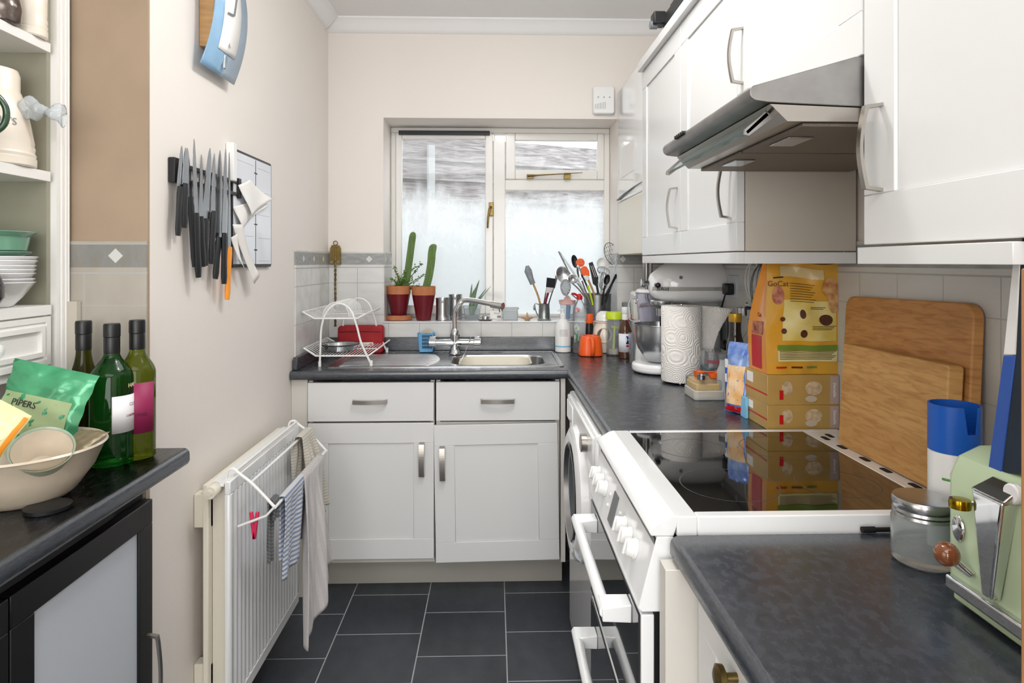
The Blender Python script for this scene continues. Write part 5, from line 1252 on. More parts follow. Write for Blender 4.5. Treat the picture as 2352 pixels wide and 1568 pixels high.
U('serving_spoon', 'grey nylon spoon leaning right from the utensil pot', 'spoon', [(1388, 700), (1404, 655), (1415, 630)], 3.17, 3.14, .005, T['black'], oval_head((1420, 612), .017, .030, .006, T['enamel_grey'], True, 12))
U('serving_spoon', 'black nylon ladle low at the front right of the utensil pot', 'ladle', [(1382, 700), (1386, 672), (1390, 655)], 3.16, 3.14, .0045, T['black'], oval_head((1394, 642), .015, .026, .010, T['black'], True, 15))
U('measuring_scoop', 'white plastic scoop behind the wire whisk', 'scoop', [(1380, 700), (1380, 650), (1380, 625)], 3.25, 3.27, .004, T['wplas'], oval_head((1381, 604), .024, .030, .015, T['wplas'], True, 15))
U('masher', 'steel mesh sieve head right of the black turner', 'sieve', [(1384, 700), (1382, 660), (1384, 640)], 3.22, 3.24, .003, T['steel'], wires((1386, 622), .034, .020, .020, 9, 'mesh', .0009, 20))
U('wok_spatula', 'long black handle crossing to the right edge of the utensil pot', 'utensil', [(1380, 700), (1398, 665), (1424, 618)], 3.18, 3.15, .0055, T['black'])
# ------------------------------------------------------------------ corner worktop
t = up('soap_dispenser', 'white pump soap bottle with turquoise stripe right of the sink', 'bottle', 1293, 3.075, ZW, [(.034, 0), (.038, .003), (.038, .115), (.034, .135), (.022, .152), (.015, .158), (.015, .162)], T['wplas'])
add(t, 'pump', [(.0155, .160), (.0155, .180), (.008, .184), (.006, .186), (.006, .196), (.008, .198), (.008, .204)], T['wplas'], n=20)
ob('nozzle', MB().tube([(0, 0, .201), (-.018, -.006, .201), (-.026, -.008, .196)], .004, 8), T['wplas'], t)
add(t, 'stripe', [(.0383, .026), (.0385, .027), (.0385, .031), (.0383, .032)], mat('turquoise', '6FC0DC', .4), cap=False)
for k in range(5): text('lettering', ['moisturising hand wash', 'with gentle cleansing care', 'apply to wet hands lather', 'and rinse well with water', 'avoid contact with eyes'][k], .0052, T['greyprint'], t, (0, 0, .108 - k * .007), bendr=.0384, phi=0, sx=.75)
t = up('washing_up_bottle', 'tall clear squeezy bottle with red flip cap behind the soap dispenser', 'bottle', 1331, 3.045, ZW, [(.026, 0), (.031, .004), (.033, .03), (.029, .09), (.031, .14), (.034, .175), (.030, .215), (.014, .245), (.012, .250), (.012, .255)], T['cpl'])
add(t, 'cap', [(.0145, .252), (.0145, .270), (.008, .274), (.006, .280)], T['red'], n=20)
ob('cap_lid', MB().tube([(-.010, 0, .272), (-.024, -.004, .279), (-.038, -.006, .282)], [.005, .006, .004], 10), T['red'], t)
ob('label', MB().grid(lambda u, v: (.0318 * sin(R(-60 + 50 * u)), -.0318 * cos(R(-60 + 50 * u)), .05 + .09 * v), 8, 4), mat('leaf_label', '2F6A48', .4, var=.7, vs=50, vcol='E8E8E8'), t, solid=.0004)
ob('sticker', MB().cyl((-.013, -.0300, .205), .011, .0008, 'y', 20), mat('sticker_pinkwhite', 'E8CFCF', .5, var=.5, vs=90, vcol='D04050'), t)
t = up('sauce_bottle', 'slim black bottle with orange cap behind the orange teapot', 'bottle', 1353, 3.07, ZW, [(.019, 0), (.021, .003), (.021, .125), (.018, .138)], T['black'])
add(t, 'cap', [(.019, .138), (.0195, .140), (.0185, .180), (.016, .182)], T['orange'], n=24)
text('lettering', 'Filter', .016, T['paper'], t, (.006, 0, .078), bendr=.0213, phi=.1)
t = up('orange_teapot', 'glossy orange tapered ceramic pot with handle facing the camera', 'teapot', 1356, 2.955, ZW, None)
m = MB(); n = 40; rg = []
for s_, z in ((.046, 0), (.0535, .004), (.054, .012), (.046, .078), (.040, .090), (.034, .092), (.034, .088), (.030, .080), (.001, .078)):
    rg.append([m.v((x, y, z)) for x, y in rrect(-s_, s_, -s_, s_, s_ * .62, 9)])
for A, Bq in zip(rg, rg[1:]):
    for i in range(len(A)): m.f([A[i], A[(i + 1) % len(A)], Bq[(i + 1) % len(A)], Bq[i]])
m.f(rg[0][::-1]); ob('body', m, T['orange'], t)
m = MB(); m.tube(smooth_path([(0, -.040, .084), (0, -.058, .084), (0, -.078, .070), (0, -.080, .035), (0, -.066, .012), (0, -.052, .010)], 5), .0095, 14, flat=.75); ob('handle', m, T['orange'], t)
ob('spout', MB().tube([(0, .045, .045), (0, .065, .07), (0, .075, .085)], [.014, .010, .008], 12), T['orange'], t)
t = up('garlic_pot', 'cream ceramic pot with a round dark opening and domed white lid', 'pot', 1388, 3.055, ZW, [(.036, 0), (.042, .003), (.054, .045), (.056, .085), (.052, .118), (.043, .138), (.044, .143), (.050, .146), (.050, .150), (.001, .152)], T['cream'])
add(t, 'lid', [(.042, .152), (.041, .170), (.034, .186), (.020, .196), (.001, .198)], T['porc'])
m = MB(); dn = Vector((-.2, -.97, .03)).normalized(); m.M = Matrix.Translation(dn * .0535 + Vector((0, 0, .085))) @ dn.to_track_quat('Z', 'Y').to_matrix().to_4x4(); m.lathe([(.036, -.012), (.038, .002), (.034, .005), (.031, .002), (.031, -.012)], n=32, cap=False); op = ob('opening_rim', m, T['cream'], t)
m = MB(); m.M = Matrix.Translation(dn * .0535 + Vector((0, 0, .085))) @ dn.to_track_quat('Z', 'Y').to_matrix().to_4x4(); m.lathe([(.0312, -.001), (.001, -.001)], n=32, cap=False); ob('opening', m, mat('brown_inside', '6E5E4C', .8), t)
t = up('storage_jar', 'clear jar with lime green screw lid beside the cream pot', 'jar', 1411, 2.965, ZW, [(.034, 0), (.037, .003), (.037, .155), (.034, .162), (.034, .170), (.032, .168), (.0345, .152), (.0345, .006), (.001, .005)], T['cpl'])
add(t, 'lid', [(.037, .165), (.039, .167), (.039, .196), (.036, .200), (.001, .200)], T['lime'])
m = MB(); m.tube([(-.016, -.01, .13), (.016, -.012, .128)], .006, 8); m.tube([(0, -.01, .13), (-.006, -.01, .03)], .005, 8); ob('green_utensil', m, T['lime'], t)
ob('contents', MB().lathe([(.033, .007), (.033, .030), (.001, .032)], n=28), T['stone'], t)
t = up('storage_jar', 'squat glass jar with red lid between lime lid and clear tubs', 'jar', 1441, 3.02, ZW, [(.032, 0), (.036, .003), (.036, .15), (.033, .155)], T['cpl'])
add(t, 'lid', [(.036, .155), (.038, .157), (.038, .182), (.034, .185)], T['red'])
t = up('spice_jar', 'small glass jar with grey lid stacked on the red lid', 'jar', 1440, 3.02, ZW + .1855, [(.020, 0), (.023, .003), (.023, .036)], mat('teal_glass', '7FA3A3', .1, trans=.5))
add(t, 'lid', [(.0235, .036), (.024, .038), (.024, .053), (.022, .055)], T['cork'])
t = up('brown_sauce_bottle', 'brown sauce bottle with white cap and blue lettered label', 'bottle', 1436, 2.865, ZW, [(.028, 0), (.031, .003), (.032, .10), (.030, .125), (.016, .165), (.0135, .172), (.0135, .200)], mat('brown_sauce_glass', '5E3A22', .08, trans=.35, coat=.5))
add(t, 'cap', [(.0155, .200), (.016, .201), (.016, .226), (.014, .229)], T['wplas'])
add(t, 'neck_label', [(.0142, .172), (.0145, .173), (.0145, .198), (.0142, .199)], T['paper'], cap=False)
ob('label', MB().grid(lambda u, v: (.0325 * sin(R(-75 + 150 * u)), -.0325 * cos(R(-75 + 150 * u)), .030 + .082 * v), 20, 1), mat('label_cool_white', 'E6EAF2', .5), t, solid=.0004)
ob('blue_panel', MB().grid(lambda u, v: (.0329 * sin(R(-5 + 70 * u)), -.0329 * cos(R(-5 + 70 * u)), .066 + .036 * v), 10, 1), mat('navy_print', '1E3A7A', .5), t, solid=.0003)
text('lettering', 'HP', .030, T['paper'], t, (0, 0, .084), bendr=.0333, phi=R(24))
ob('red_band', MB().grid(lambda u, v: (.0329 * sin(R(-5 + 70 * u)), -.0329 * cos(R(-5 + 70 * u)), .054 + .009 * v), 10, 1), T['red'], t, solid=.0003)
# clear nested tubs
for k in range(4):
    x = gy(1452 + k * 5, 800, 2.72)[0]; m = MB(); rr_ = .030
    m.lathe([(.020, 0), (.022, .002), (.030, .105), (.034, .108), (.036, .125), (.033, .125), (.029, .11), (.021, .004), (.001, .003)], (0, 0, 0), 28, sx=.30)
    o = one('plastic_tub', ['leftmost of the nested clear plastic tubs left of the mixer', 'second of the nested clear plastic tubs left of the mixer', 'third of the nested clear plastic tubs left of the mixer', 'rightmost of the nested clear tubs, touching the mixer bowl'][k], 'tub', m, T['cpl'], group='clear tubs beside the mixer', world=False, loc=(x, 2.74, ZW))
# blender
t = up('blender', 'blender with clear lilac jug on a white motor base behind the mixer bowl', 'blender', 1492, 2.72, ZW, [(.060, 0), (.064, .004), (.058, .12), (.048, .160), (.046, .165)], T['wplas'])
add(t, 'jug', [(.044, .165), (.047, .170), (.058, .295), (.060, .300), (.056, .298), (.044, .175), (.001, .172)], mat('lilac_clear_plastic', 'EFEFFA', .08, trans=.93, ior=1.2, coat=.3))
add(t, 'lid', [(.056, .300), (.058, .303), (.054, .315), (.001, .318)], T['wplas'])
ob('jug_handle', MB().tube(smooth_path([(-.054, -.012, .275), (-.078, -.02, .280), (-.092, -.022, .262), (-.092, -.022, .205), (-.080, -.018, .185), (-.048, -.01, .182)], 5), .0062, 10), bpy.data.materials['lilac_clear_plastic'], t)
t = up('coffee_machine', 'white rounded appliance with thin red line in the corner beyond the blender', 'appliance', 1478, 2.98, ZW, None)
ob('body', MB().prism(rrect(-.055, .13, -.06, .06, .03), 'z', 0, .295), T['wplas'], t, bev=.015, seg=4)
ob('tower', MB().lathe([(.050, 0), (.050, .26), (.046, .28), (.03, .292), (.001, .294)], (-.0, -.055, .02), 32), T['wplas'], t)
add(t, 'red_line', [(.0505, .150), (.0510, .151), (.0510, .1545), (.0505, .1555)], T['red'], cap=False, loc=(0, -.055, 0.09))
# ------------------------------------------------------------------ stand mixer
MX, MY = .646, 2.50
t = thing('stand_mixer', 'white stand mixer with steel bowl behind the kitchen roll', 'mixer', (.72, MY, ZW))
mx = MT['enam']
m = MB()
foot = [(x, y) for x, y in arc(.645, MY, .105, 90, 270, 18)] + [(.80, MY - .085), (.875, MY - .075), (.885, MY), (.875, MY + .075), (.80, MY + .085)]
m.prism(foot, 'z', .905, .940); ob('foot', m, mx, t, world=True, bev=.012, seg=4)
m = MB()
for fx, fy in ((.56, MY), (.70, MY - .085), (.86, MY - .06), (.70, MY + .085), (.86, MY + .06)): m.cyl((fx, fy, ZW), .012, .008, 'z', 14)
ob('rubber_feet', m, T['black'], t, world=True)
m = MB(); m.prism(rrect(.775, .882, MY - .050, MY + .050, .035, 6), 'z', .935, 1.16); ob('column', m, mx, t, world=True, bev=.006)
m = MB(); pr = [(.001, .606), (.028, .607), (.040, .612), (.052, .626), (.068, .645), (.083, .670), (.094, .70), (.100, .75), (.100, .83), (.098, .875), (.090, .888), (.05, .892), (.001, .893)]
m.lathe([(r, x) for r, x in pr], (0, MY, 1.243), 40, 'x', sx=.80, sy=1.0)
bm_ = m.bm
for v in bm_.verts:
    if v.co.z < 1.19: v.co.z = 1.19 - (1.19 - v.co.z) * .45
ob('motor_head', m, mx, t, world=True)
m = MB(); m.lathe([(r + .0015, x) for r, x in pr[2:-2]], (0, MY, 1.243), 40, 'x', sx=.80, cap=False)
for v in list(m.bm.verts):
    v.co.z = max(min(v.co.z, 1.2355), 1.2195)
ob('trim_band', m, mat('satin_trim', 'B2B0AB', .4), t, world=True)
x_, z_2 = gy(1515, 660, MY - .075)
text('lettering', 'nAid', .0210, T['print'], t, (.644 - .72, -.0665, 1.2275 - ZW), (1, -.50, 0), (0, 0, 1), sx=1.15, th=.001)
text('lettering', 'C E', .012, T['greyprint'], t, (.125, -.0830, 1.2275 - ZW), th=.001)
ob('round_mark', MB().cyl((.710, MY - .0785, 1.272), .0065, .003, 'y', 20), T['cork'], t, world=True)
m = MB(); m.cyl((.575, MY, 1.248), .016, .008, 'x', 24); m.cyl((.583, MY, 1.248), .010, .025, 'x', 20); ob('hub_cap', m, T['chrome'], t, world=True, bev=.002)
m = MB(); m.cyl((.625, MY - .058, 1.242), .008, .02, 'y', 16); m.sph((.625, MY - .066, 1.242), .0105, 14, 8); ob('hub_knob', m, T['black'], t, world=True)
m = MB(); m.lathe([(.020, 1.120), (.022, 1.150), (.042, 1.160), (.045, 1.164), (.045, 1.178), (.040, 1.182)], (MX + .01, MY, 0), 32); ob('beater_ring', m, T['steel'], t, world=True)
m = MB(); m.cyl((MX + .01, MY, 1.06), .008, .065, 'z', 14); ob('beater_shaft', m, T['black'], t, world=True)
m = MB(); m.lathe([(.045, .944), (.050, .950), (.062, .965), (.082, .995), (.094, 1.03), (.0975, 1.07), (.099, 1.085), (.102, 1.087), (.102, 1.089), (.097, 1.089), (.0935, 1.07), (.090, 1.03), (.078, .998), (.05, .960), (.001, .952)], (MX, MY, 0), 48)
ob('mixing_bowl', m, T['steel'], t, world=True)
# ------------------------------------------------------------------ kitchen roll
RX, RY = gz(1568, 876, .905)[0], 2.285
t = thing('kitchen_roll', 'white embossed kitchen roll with its loose sheet flaring right', 'paper roll', (RX, RY, .908))
ob('roll', MB().lathe([(.020, 0), (.070, 0), (.0712, .004), (.0712, .262), (.069, .266), (.020, .266), (.020, .255), (.020, .001)], n=56), T['kroll'], t)
def sh(u, v):
    z = .004 + .262 * v; s_ = u * .115; a = R(18)
    p0 = Vector((.0716 * cos(a), .0716 * sin(a), 0)); tg = Vector((cos(R(-62)), sin(R(-62)), 0)); nn_ = Vector((cos(R(18)), sin(R(18)), 0))
    f = v ** 2.2
    q = p0 + tg * s_ * (.35 + .2 * f) + nn_ * (s_ * (.18 + .62 * f) + .004 * sin(u * 9 + v * 4))
    return (q.x, q.y, z - .010 * u * f + .006 * (1 - v) * u)
ob('loose_sheet', MB().grid(sh, 16, 24), T['kroll'], t, solid=.0012, ang=80)
t = thing('roll_holder', 'low steel kitchen roll stand with small ball feet beneath the paper roll', 'stand', (RX, RY, ZW))
m = MB(); m.cyl((0, 0, .004), .060, .0032, 'z', 36); ob('base', m, T['black'], t)
for a in (250, 310, 130, 40): ob('ball_foot', MB().sph((.060 * cos(R(a)), .060 * sin(R(a)), .0045), .0048, 12, 8), T['chrome'], t)
ob('pole', MB().cyl((0, 0, .007), .006, .272, 'z', 14), T['chrome'], t)
# ------------------------------------------------------------------ butter dish and spoons
bx, by = .672, 2.035
t = thing('butter_dish', 'clear lidded dish of butter in front of the kitchen roll', 'dish', (bx, by, ZW))
ob('base', MB().prism(rrect(-.050, .050, -.058, .058, .012), 'z', 0, .030), T['frost'], t, bev=.003); ob('butter', MB().prism(rrect(-.040, .040, -.048, .048, .006), 'z', .006, .050), mat('butter_yellow', 'E3BE72', .4), t, bev=.004)
ob('lid', MB().prism(rrect(-.047, .047, -.055, .055, .014), 'z', .0302, .0622), T['cpl'], t, bev=.006)
def spoon(label, x, y, r, h, mt, ang):
    t = thing('measuring_cup', label, 'measuring cup', (x, y, ZW + .0642), group='measuring cups on the butter dish')
    ob('cup', MB().lathe([(r * .75, 0), (r * .8, .001), (r, h), (r * 1.05, h), (r * .93, h - .001), (r * .72, .003), (.001, .003)], n=28), mt, t)
    ob('handle', MB().box(r * .9, r + .045, -.005, .005, h - .003, h), mt, t, rot=(0, 0, R(ang)), bev=.001)
spoon('orange measuring cup at the left on the butter dish lid', bx - .020, by - .008, .018, .018, T['orange2'] if False else mat('bright_orange', 'EE6A24', .4), 5)
spoon('orange measuring cup nearer the salt tube on the dish lid', bx + .022, by - .020, .017, .016, bpy.data.materials['bright_orange'], 60)
t = thing('measuring_cup', 'small steel measuring cup in front of the left orange one', 'measuring cup', (bx - .025, by - .046, ZW + .0642), group='measuring cups on the butter dish'); ob('cup', MB().lathe([(.013, 0), (.014, .014), (.0145, .014), (.012, .003), (.001, .003)], n=24), T['steel'], t)
t = thing('clear_box', 'clear plastic box with teal lid behind the butter dish, lower of two', 'box', (.765, 2.21, ZW)); ob('body', MB().prism(rrect(-.038, .038, -.05, .05, .01), 'z', 0, .062), T['cpl'], t); ob('lid', MB().prism(rrect(-.040, .040, -.052, .052, .01), 'z', .0622, .070), mat('teal_lid', '5A7280', .3), t, bev=.002)
t = thing('clear_box', 'clear plastic box with a pink item, stacked on the teal lidded box', 'box', (.765, 2.21, ZW + .0712)); ob('body', MB().prism(rrect(-.038, .038, -.05, .05, .01), 'z', 0, .052), T['cpl'], t); ob('contents', MB().box(-.012, .018, -.02, .01, .008, .018), T['hotpink'], t)
# ------------------------------------------------------------------ salt tube, foil bag, carton
x, z = gy(1681, 940, 1.865)
t = thing('salt_tube', 'blue and white lettered drum beside the blue foil bag', 'tube', (x, 1.865, ZW))
ob('body', MB().lathe([(.018, 0), (.019, .002), (.019, .146), (.017, .150), (.001, .150)], n=28), mat('blue_print', '2456B4', .4), t)
for a0, a1, mt_ in ((.122, .147, 'paper'), (.080, .104, 'paper'), (.0, .045, 'blue')): add(t, 'printed_band', [(.0192, a0), (.0194, a0 + .001), (.0194, a1 - .001), (.0192, a1)], T[mt_], cap=False)
text('lettering', 'SALT', .016, T['red'], t, (0, 0, .092), bendr=.0197, phi=R(-15), sx=.9)
c_ = PT(1697, 872, 1.80)
bb = mat('blue_foil_packet', '3C6CD0', .25, .2, coat=.4, var=.6, vs=24, vcol='A8C4EE')
tp, Pf, patch, nn = pouch('foil_snack_bag', 'upright blue foil snack bag with orange picture, left of the gold boxes', 'packet', (c_.x, 1.80, .903 + .100), (.55, -.85, 0), (.06, 0, 1), .040, .100, .016, bb, .003, seed=2)
sg = 1 if nn.x < 0 else -1
patch(-.8, .7, -.75, .35, sg, mat('peach_print', 'F0B774', .35, coat=.3, var=.5, vs=26, vcol='F6E3C2')); patch(-.9, .9, -.97, -.80, sg, T['red'])
one('light_blue_carton', 'thin light blue carton edge between the foil bag and gold boxes', 'carton', MB().box(.690, .698, 1.745, 1.782, ZW, .958), mat('sky_carton', '7FC4EA', .4), bev=.001)
# ------------------------------------------------------------------ gold treat boxes
gold = mat('gold_carton', 'C8A45E', .35, .2, var=.15, vs=10)
def goldbox(label, z0, z1):
    t = thing('pet_treat_box', label, 'box', (.793, 1.6985, z0), group='gold cartons under the cat food bag')
    h = z1 - z0; ob('carton', MB().box(-.093, .093, -.072, .072, 0, h), gold, t, bev=.001)
    ob('end_panel', MB().box(.070, .0925, -.0728, -.0721, .003, h - .003), mat('mauve_print', 'B4A098', .5), t)
    text('lettering', 'Dentalife', .010, T['paper'], t, (.081, -.073, h / 2), (0, 0, -1), (1, 0, 0))
    for cx_, w_ in ((-.042, .014), (.027, .022)):
        m = MB(); m.prism([(cx_ + w_ * cos(2 * PI * k / 16), h * .56 + .018 * sin(2 * PI * k / 16)) for k in range(16)], 'y', -.0729 - .0001 * w_ * 100, -.0722)
        ob('picture', m, mat('treat_picture', 'D8BE98', .5, var=.4, vs=80), t)
    ob('picture_tag', MB().box(-.062, -.052, -.0731, -.0722, .014, .038), T['red'], t)
    ob('white_spot', MB().prism([(.020 + .015 * cos(2 * PI * k / 20), .016 + .008 * sin(2 * PI * k / 20)) for k in range(20)], 'y', -.0738, -.0724), T['stone'], t)
    ob('side_sticker', MB().box(-.0938, -.0931, .02, .060, h * .55, h - .008), T['paper'], t); ob('red_stripe', MB().box(-.0937, -.0931, -.07, .07, .024, .028), T['red'], t)
goldbox('lower of the two gold cartons behind the hob', ZW, .9632); goldbox('upper gold carton directly beneath the yellow cat food bag', .9636, 1.0405)
ob('white_flap', MB().box(-.091, .0, .073, .075, .06, .095), T['paper'], bpy.data.objects['pet_treat_box.001'])
# ------------------------------------------------------------------ cat food bag
yel = mat('yellow_food_bag', 'E0A02A', .33, coat=.35, var=.25, vs=9, vcol='CFA03A'); org = mat('orange_gusset', 'E8952A', .33, coat=.35)
t = thing('cat_food_bag', 'large yellow cat food bag standing on the gold cartons', 'bag', (.7955, 1.694, 1.0412))
hw0, D0, HB = .092, .058, .288
def bagp(a, v):   # a around perimeter 0..1, front first
    d = D0; db = D0 * (1 - 1.6 * max(0, (v - .35) / .65) ** 1.4); w_ = hw0 * (1 + .03 * sin(v * 5) + .05 * v); z = HB * v
    q = a * 4; s_ = q % 1; k = int(q) % 4
    cs = [(-w_, -d), (w_, -d), (w_, db), (-w_, db)]; p = Vector(cs[k]).lerp(Vector(cs[(k + 1) % 4]), s_)
    bul = sin(PI * s_); 
    if k == 0: p.y -= .010 * bul * sin(PI * min(1, v * 1.05)) + .004 * sin(7 * s_ + 9 * v) * bul + .0022 * sin(17 * s_ - 13 * v) * bul + .0016 * sin(29 * v + 11 * s_) * bul
    elif k == 2: p.y += .006 * bul
    else: p.x += (-.012 if k == 1 else .012) * bul * v
    z += .006 * sin(s_ * 6 + k) * v * v
    return Vector((p.x, p.y, z))
m = MB(); NU, NV = 64, 28
V = [[m.v(bagp(i / NU, j / NV)) for i in range(NU)] for j in range(NV + 1)]
for j in range(NV):
    for i in range(NU):
        k = int(i / NU * 4); m.mi = 1 if (k == 3) else 0; m.f([V[j][i], V[j][(i + 1) % NU], V[j + 1][(i + 1) % NU], V[j + 1][i]])
m.mi = 0; m.f(V[0][::-1]); m.f(V[-1]); bag = ob('bag', m, [yel, org], t, ang=60)
def bp(u, v, off=.0008): p = bagp(u * .25, v); return (p.x, p.y - off, p.z)
def bpatch(nm, u0, u1, v0, v1, mt_, off=.0009, shape=None, n=10):
    if shape == 'oval':
        m = MB(); c = m.v(bp((u0 + u1) / 2, (v0 + v1) / 2, off)); rg = [m.v(bp((u0 + u1) / 2 + (u1 - u0) / 2 * cos(2 * PI * k / 20), (v0 + v1) / 2 + (v1 - v0) / 2 * sin(2 * PI * k / 20), off)) for k in range(20)]
        for k in range(20): m.f([c, rg[k], rg[(k + 1) % 20]])
    else: m = MB().grid(lambda a, b: bp(u0 + (u1 - u0) * a, v0 + (v1 - v0) * b, off), n, n)
    return ob(nm, m, mt_, t, ang=80)
bpatch('green_band', .15, .97, .215, .262, mat('band_green', '6E8E34', .4), .0022); bpatch('text_panel', .15, .97, .115, .212, mat('panel_cream', 'DDD49C', .4), .0022)
bpatch('main_picture', .22, .95, .30, .66, mat('bag_yellow_light', 'DCC056', .35, coat=.35, var=.35, vs=14, vcol='E8DCA0'), .0016)
kb = mat('kibble_brown', '5E3422', .6, var=.4, vs=120)
for u0, u1, v0, v1 in ((.70, .90, .44, .54), (.44, .54, .33, .40), (.42, .50, .50, .58), (.20, .27, .36, .41), (.18, .25, .47, .51)): bpatch('kibble_picture', u0, u1, v0, v1, kb, .0030, 'oval')
tc = mat('tabby_print', 'B0703A', .5, var=.6, vs=50, vcol='DDB27C'); bpatch('cat_picture', .76, .98, .70, .88, tc, .0028, 'oval'); bpatch('cat_picture', .84, .99, .55, .76, tc, .0030, 'oval')
bpatch('clear_window', .18, .78, .86, .95, mat('sheen_film', 'D8C08A', .2, coat=.6), .0022)
bpatch('portrait_picture', .07, .22, .62, .78, mat('red_print', '8E2A1C', .5, var=.4, vs=60, vcol='C88A6A'), .0028, 'oval')
bpatch('brand_bar', .08, .22, .850, .862, T['print'], .0028)
for u0, mt_ in ((.12, 'red'), (.34, 'maroon'), (.55, 'cactus')): bpatch('colour_bar', u0, u0 + .15, .055, .070, T[mt_], .0028)
dk = mat('bag_ink', '6E5620', .5); m = MB()
for r_, (u0, u1, n_) in {.80: (.30, .66, 8), .205: (.17, .95, 6), .60: (.58, .80, 2), .43: (.60, .95, 3)}.items():
    for k in range(n_):
        v = r_ - k * (.022 if n_ > 6 else .014); w_ = u1 - (k % 3) * .03; m.grid(lambda a, b: bp(u0 + (w_ - u0) * a, v + .006 * b, .0030), 10, 1)
ob('small_print', m, dk, t)
text('lettering', 'GoCat', .020, mat('ink_brown', '7A3A14', .5), t, (bp(.14, .80, .0055)), (1, 0, 0))
pp_ = bagp(.87, .52); text('lettering', 'Cat', .016, T['redbag'], t, (pp_.x - .001, pp_.y, pp_.z), (0, -1, 0))
pq = bagp(.87, .2); ob('red_strip', MB().grid(lambda a, b: tuple(bagp(.80 + .13 * a, .03 + .30 * b) + Vector((-.0012, 0, 0))), 6, 6), T['red'], t); ob('face_picture', MB().grid(lambda a, b: tuple(bagp(.80 + .15 * a, .34 + .12 * b) + Vector((-.0012, 0, 0))), 6, 6), bpy.data.materials['red_print'], t)
ob('bag_corner', MB().box(.082, .098, -.010, -.006, .24, .285), yel, t)
# ------------------------------------------------------------------ things hanging and standing by the right wall
def R_(px, py, X=.875): Y, z = gx(px, py, X); return Vector((X, Y, z))
def hang(name, label, cat, fn, top): t = thing(name, label, cat, top); fn(t); return t
def whisk(label, mt_, px, top, bot, wpx, r=.0013, n=4, X=.862):
    a = R_(px, top, X); b = R_(px, bot, X); wr_ = abs(R_(px + wpx, bot, X).y - R_(px - wpx, bot, X).y) / 2; L_ = a.z - b.z
    t = thing('hanging_whisk', label, 'whisk', (X, a.y, b.z)); m = MB()
    for k in range(n):
        an = PI * k / n; m.tube([(.5 * wr_ * s_ * sin(an) * .5, wr_ * s_ * cos(an), L_ * .5 - L_ * .5 * c__) for s_, c__ in [(sin(2 * PI * j / 24) , cos(2 * PI * j / 24)) for j in range(24)]], r, 6, closed=True)
    ob('wires', m, mt_, t); ob('handle', MB().tube([(0, 0, L_ * .97), (0, .0, L_ * 1.02 + .01)], [.006, .008], 10), T['black'] if mt_ is not T['wplas'] else mt_, t)
whisk('large dark wire balloon whisk hanging left of the cat food bag', bpy.data.materials['dark_wire'], 1752, 607, 725, 26)
whisk('white coated whisk hanging behind the dark wire one', T['wplas'], 1731, 600, 690, 20, .0022, 2, .878)
hk = MB().box(.870, .888, 2.02, 2.10, 1.322, 1.334); one('hook_rail', 'small dark hook rail above the hanging whisks', 'rail', hk, T['black'])
for i, (px, mt_, lb) in enumerate(((1709, 'steel', 'small steel measuring cup hanging on the right wall tiles'), (1729, 'black', 'black measuring cup hanging beside the steel one'))):
    p = R_(px, 724, .855); t = thing('measuring_cup', lb, 'measuring cup', p, group='measuring cups hanging on the wall')
    ob('cup', MB().lathe([(.024, 0), (.026, .001), (.027, .026), (.0285, .027), (.0255, .026), (.024, .003), (.001, .003)], n=28), T[mt_], t, rot=(0, 0, 0)); ob('loop', MB().tube([(.010, .008 * cos(2 * PI * k / 14), .036 + .009 * sin(2 * PI * k / 14)) for k in range(14)], .0016, 6, closed=True), T['steel'], t)
p = R_(1684, 658, .886); t = thing('wall_socket', 'dark plug and socket on the right wall above the hanging peelers', 'socket', p); ob('plate', MB().box(-.003, .003, -.042, .042, -.042, .042), T['enamel_grey'], t, bev=.002); ob('plug', MB().box(-.035, -.0035, -.022, .022, -.030, .012), T['black'], t, bev=.006)
ob('cable', MB().tube(smooth_path([(-.03, 0, -.03), (-.034, .02, -.07), (-.02, .10, -.14), (-.02, .14, -.25), (-.03, .16, -.35)], 5), .0032, 8), T['black'], t)
p = R_(1668, 780, .88); t = thing('hanging_scissors', 'black handled kitchen scissors hanging by the grey mat', 'scissors', p)
ob('blade', MB().tube([(0, -.004, .0), (0, .006, .115)], [.007, .002], 8, flat=.3), T['steel'], t)
for s_ in (-1, 1): ob('handle', MB().tube([(0, s_ * .016 + .012 * cos(2 * PI * k / 16), -.025 + .020 * sin(2 * PI * k / 16)) for k in range(16)], .0042, 8, closed=True), T['black'], t)
p0, p1 = R_(1655, 705, .884), R_(1678, 790, .884)
one('grey_mat', 'narrow rounded grey mat hanging on tiles behind the scissors', 'mat', MB().prism(rrect(min(p0.y, p1.y), max(p0.y, p1.y), p1.z, p0.z, .012), 'x', .884, .8875), T['cork'])
def tallbottle(label, px, Y, h, r, gm, cm, capn='cap', neck=.013, body=.58, X=None):
    t = up('bottle', label, 'bottle', px, Y, ZW, bottle_prof(r, h, body, neck), gm); add(t, capn, [(neck * 1.12, h * .90), (neck * 1.15, h * .905), (neck * 1.15, h * 1.0), (.001, h * 1.002)], cm, n=24); return t
dkg = mat('dark_liquid_glass', '2A2420', .08, trans=.3, coat=.4)
tallbottle('dark bottle with broad gold cap behind the foil bag', 1689, 2.04, .265, .028, dkg, T['gold'], neck=.018)
tallbottle('tall clear bottle behind the blue foil bag', 1728, 2.06, .275, .036, T['cpl'], T['frost'], neck=.014)
tallbottle('clear bottle with purple cap beside the cat food bag', 1750, 1.90, .185, .026, T['cpl'], mat('purple_cap', '3A2470', .4), neck=.013)
tallbottle('small pale jar-like bottle left of the gold capped one', 1664, 2.00, .14, .024, T['frost'], T['cork'], neck=.015)
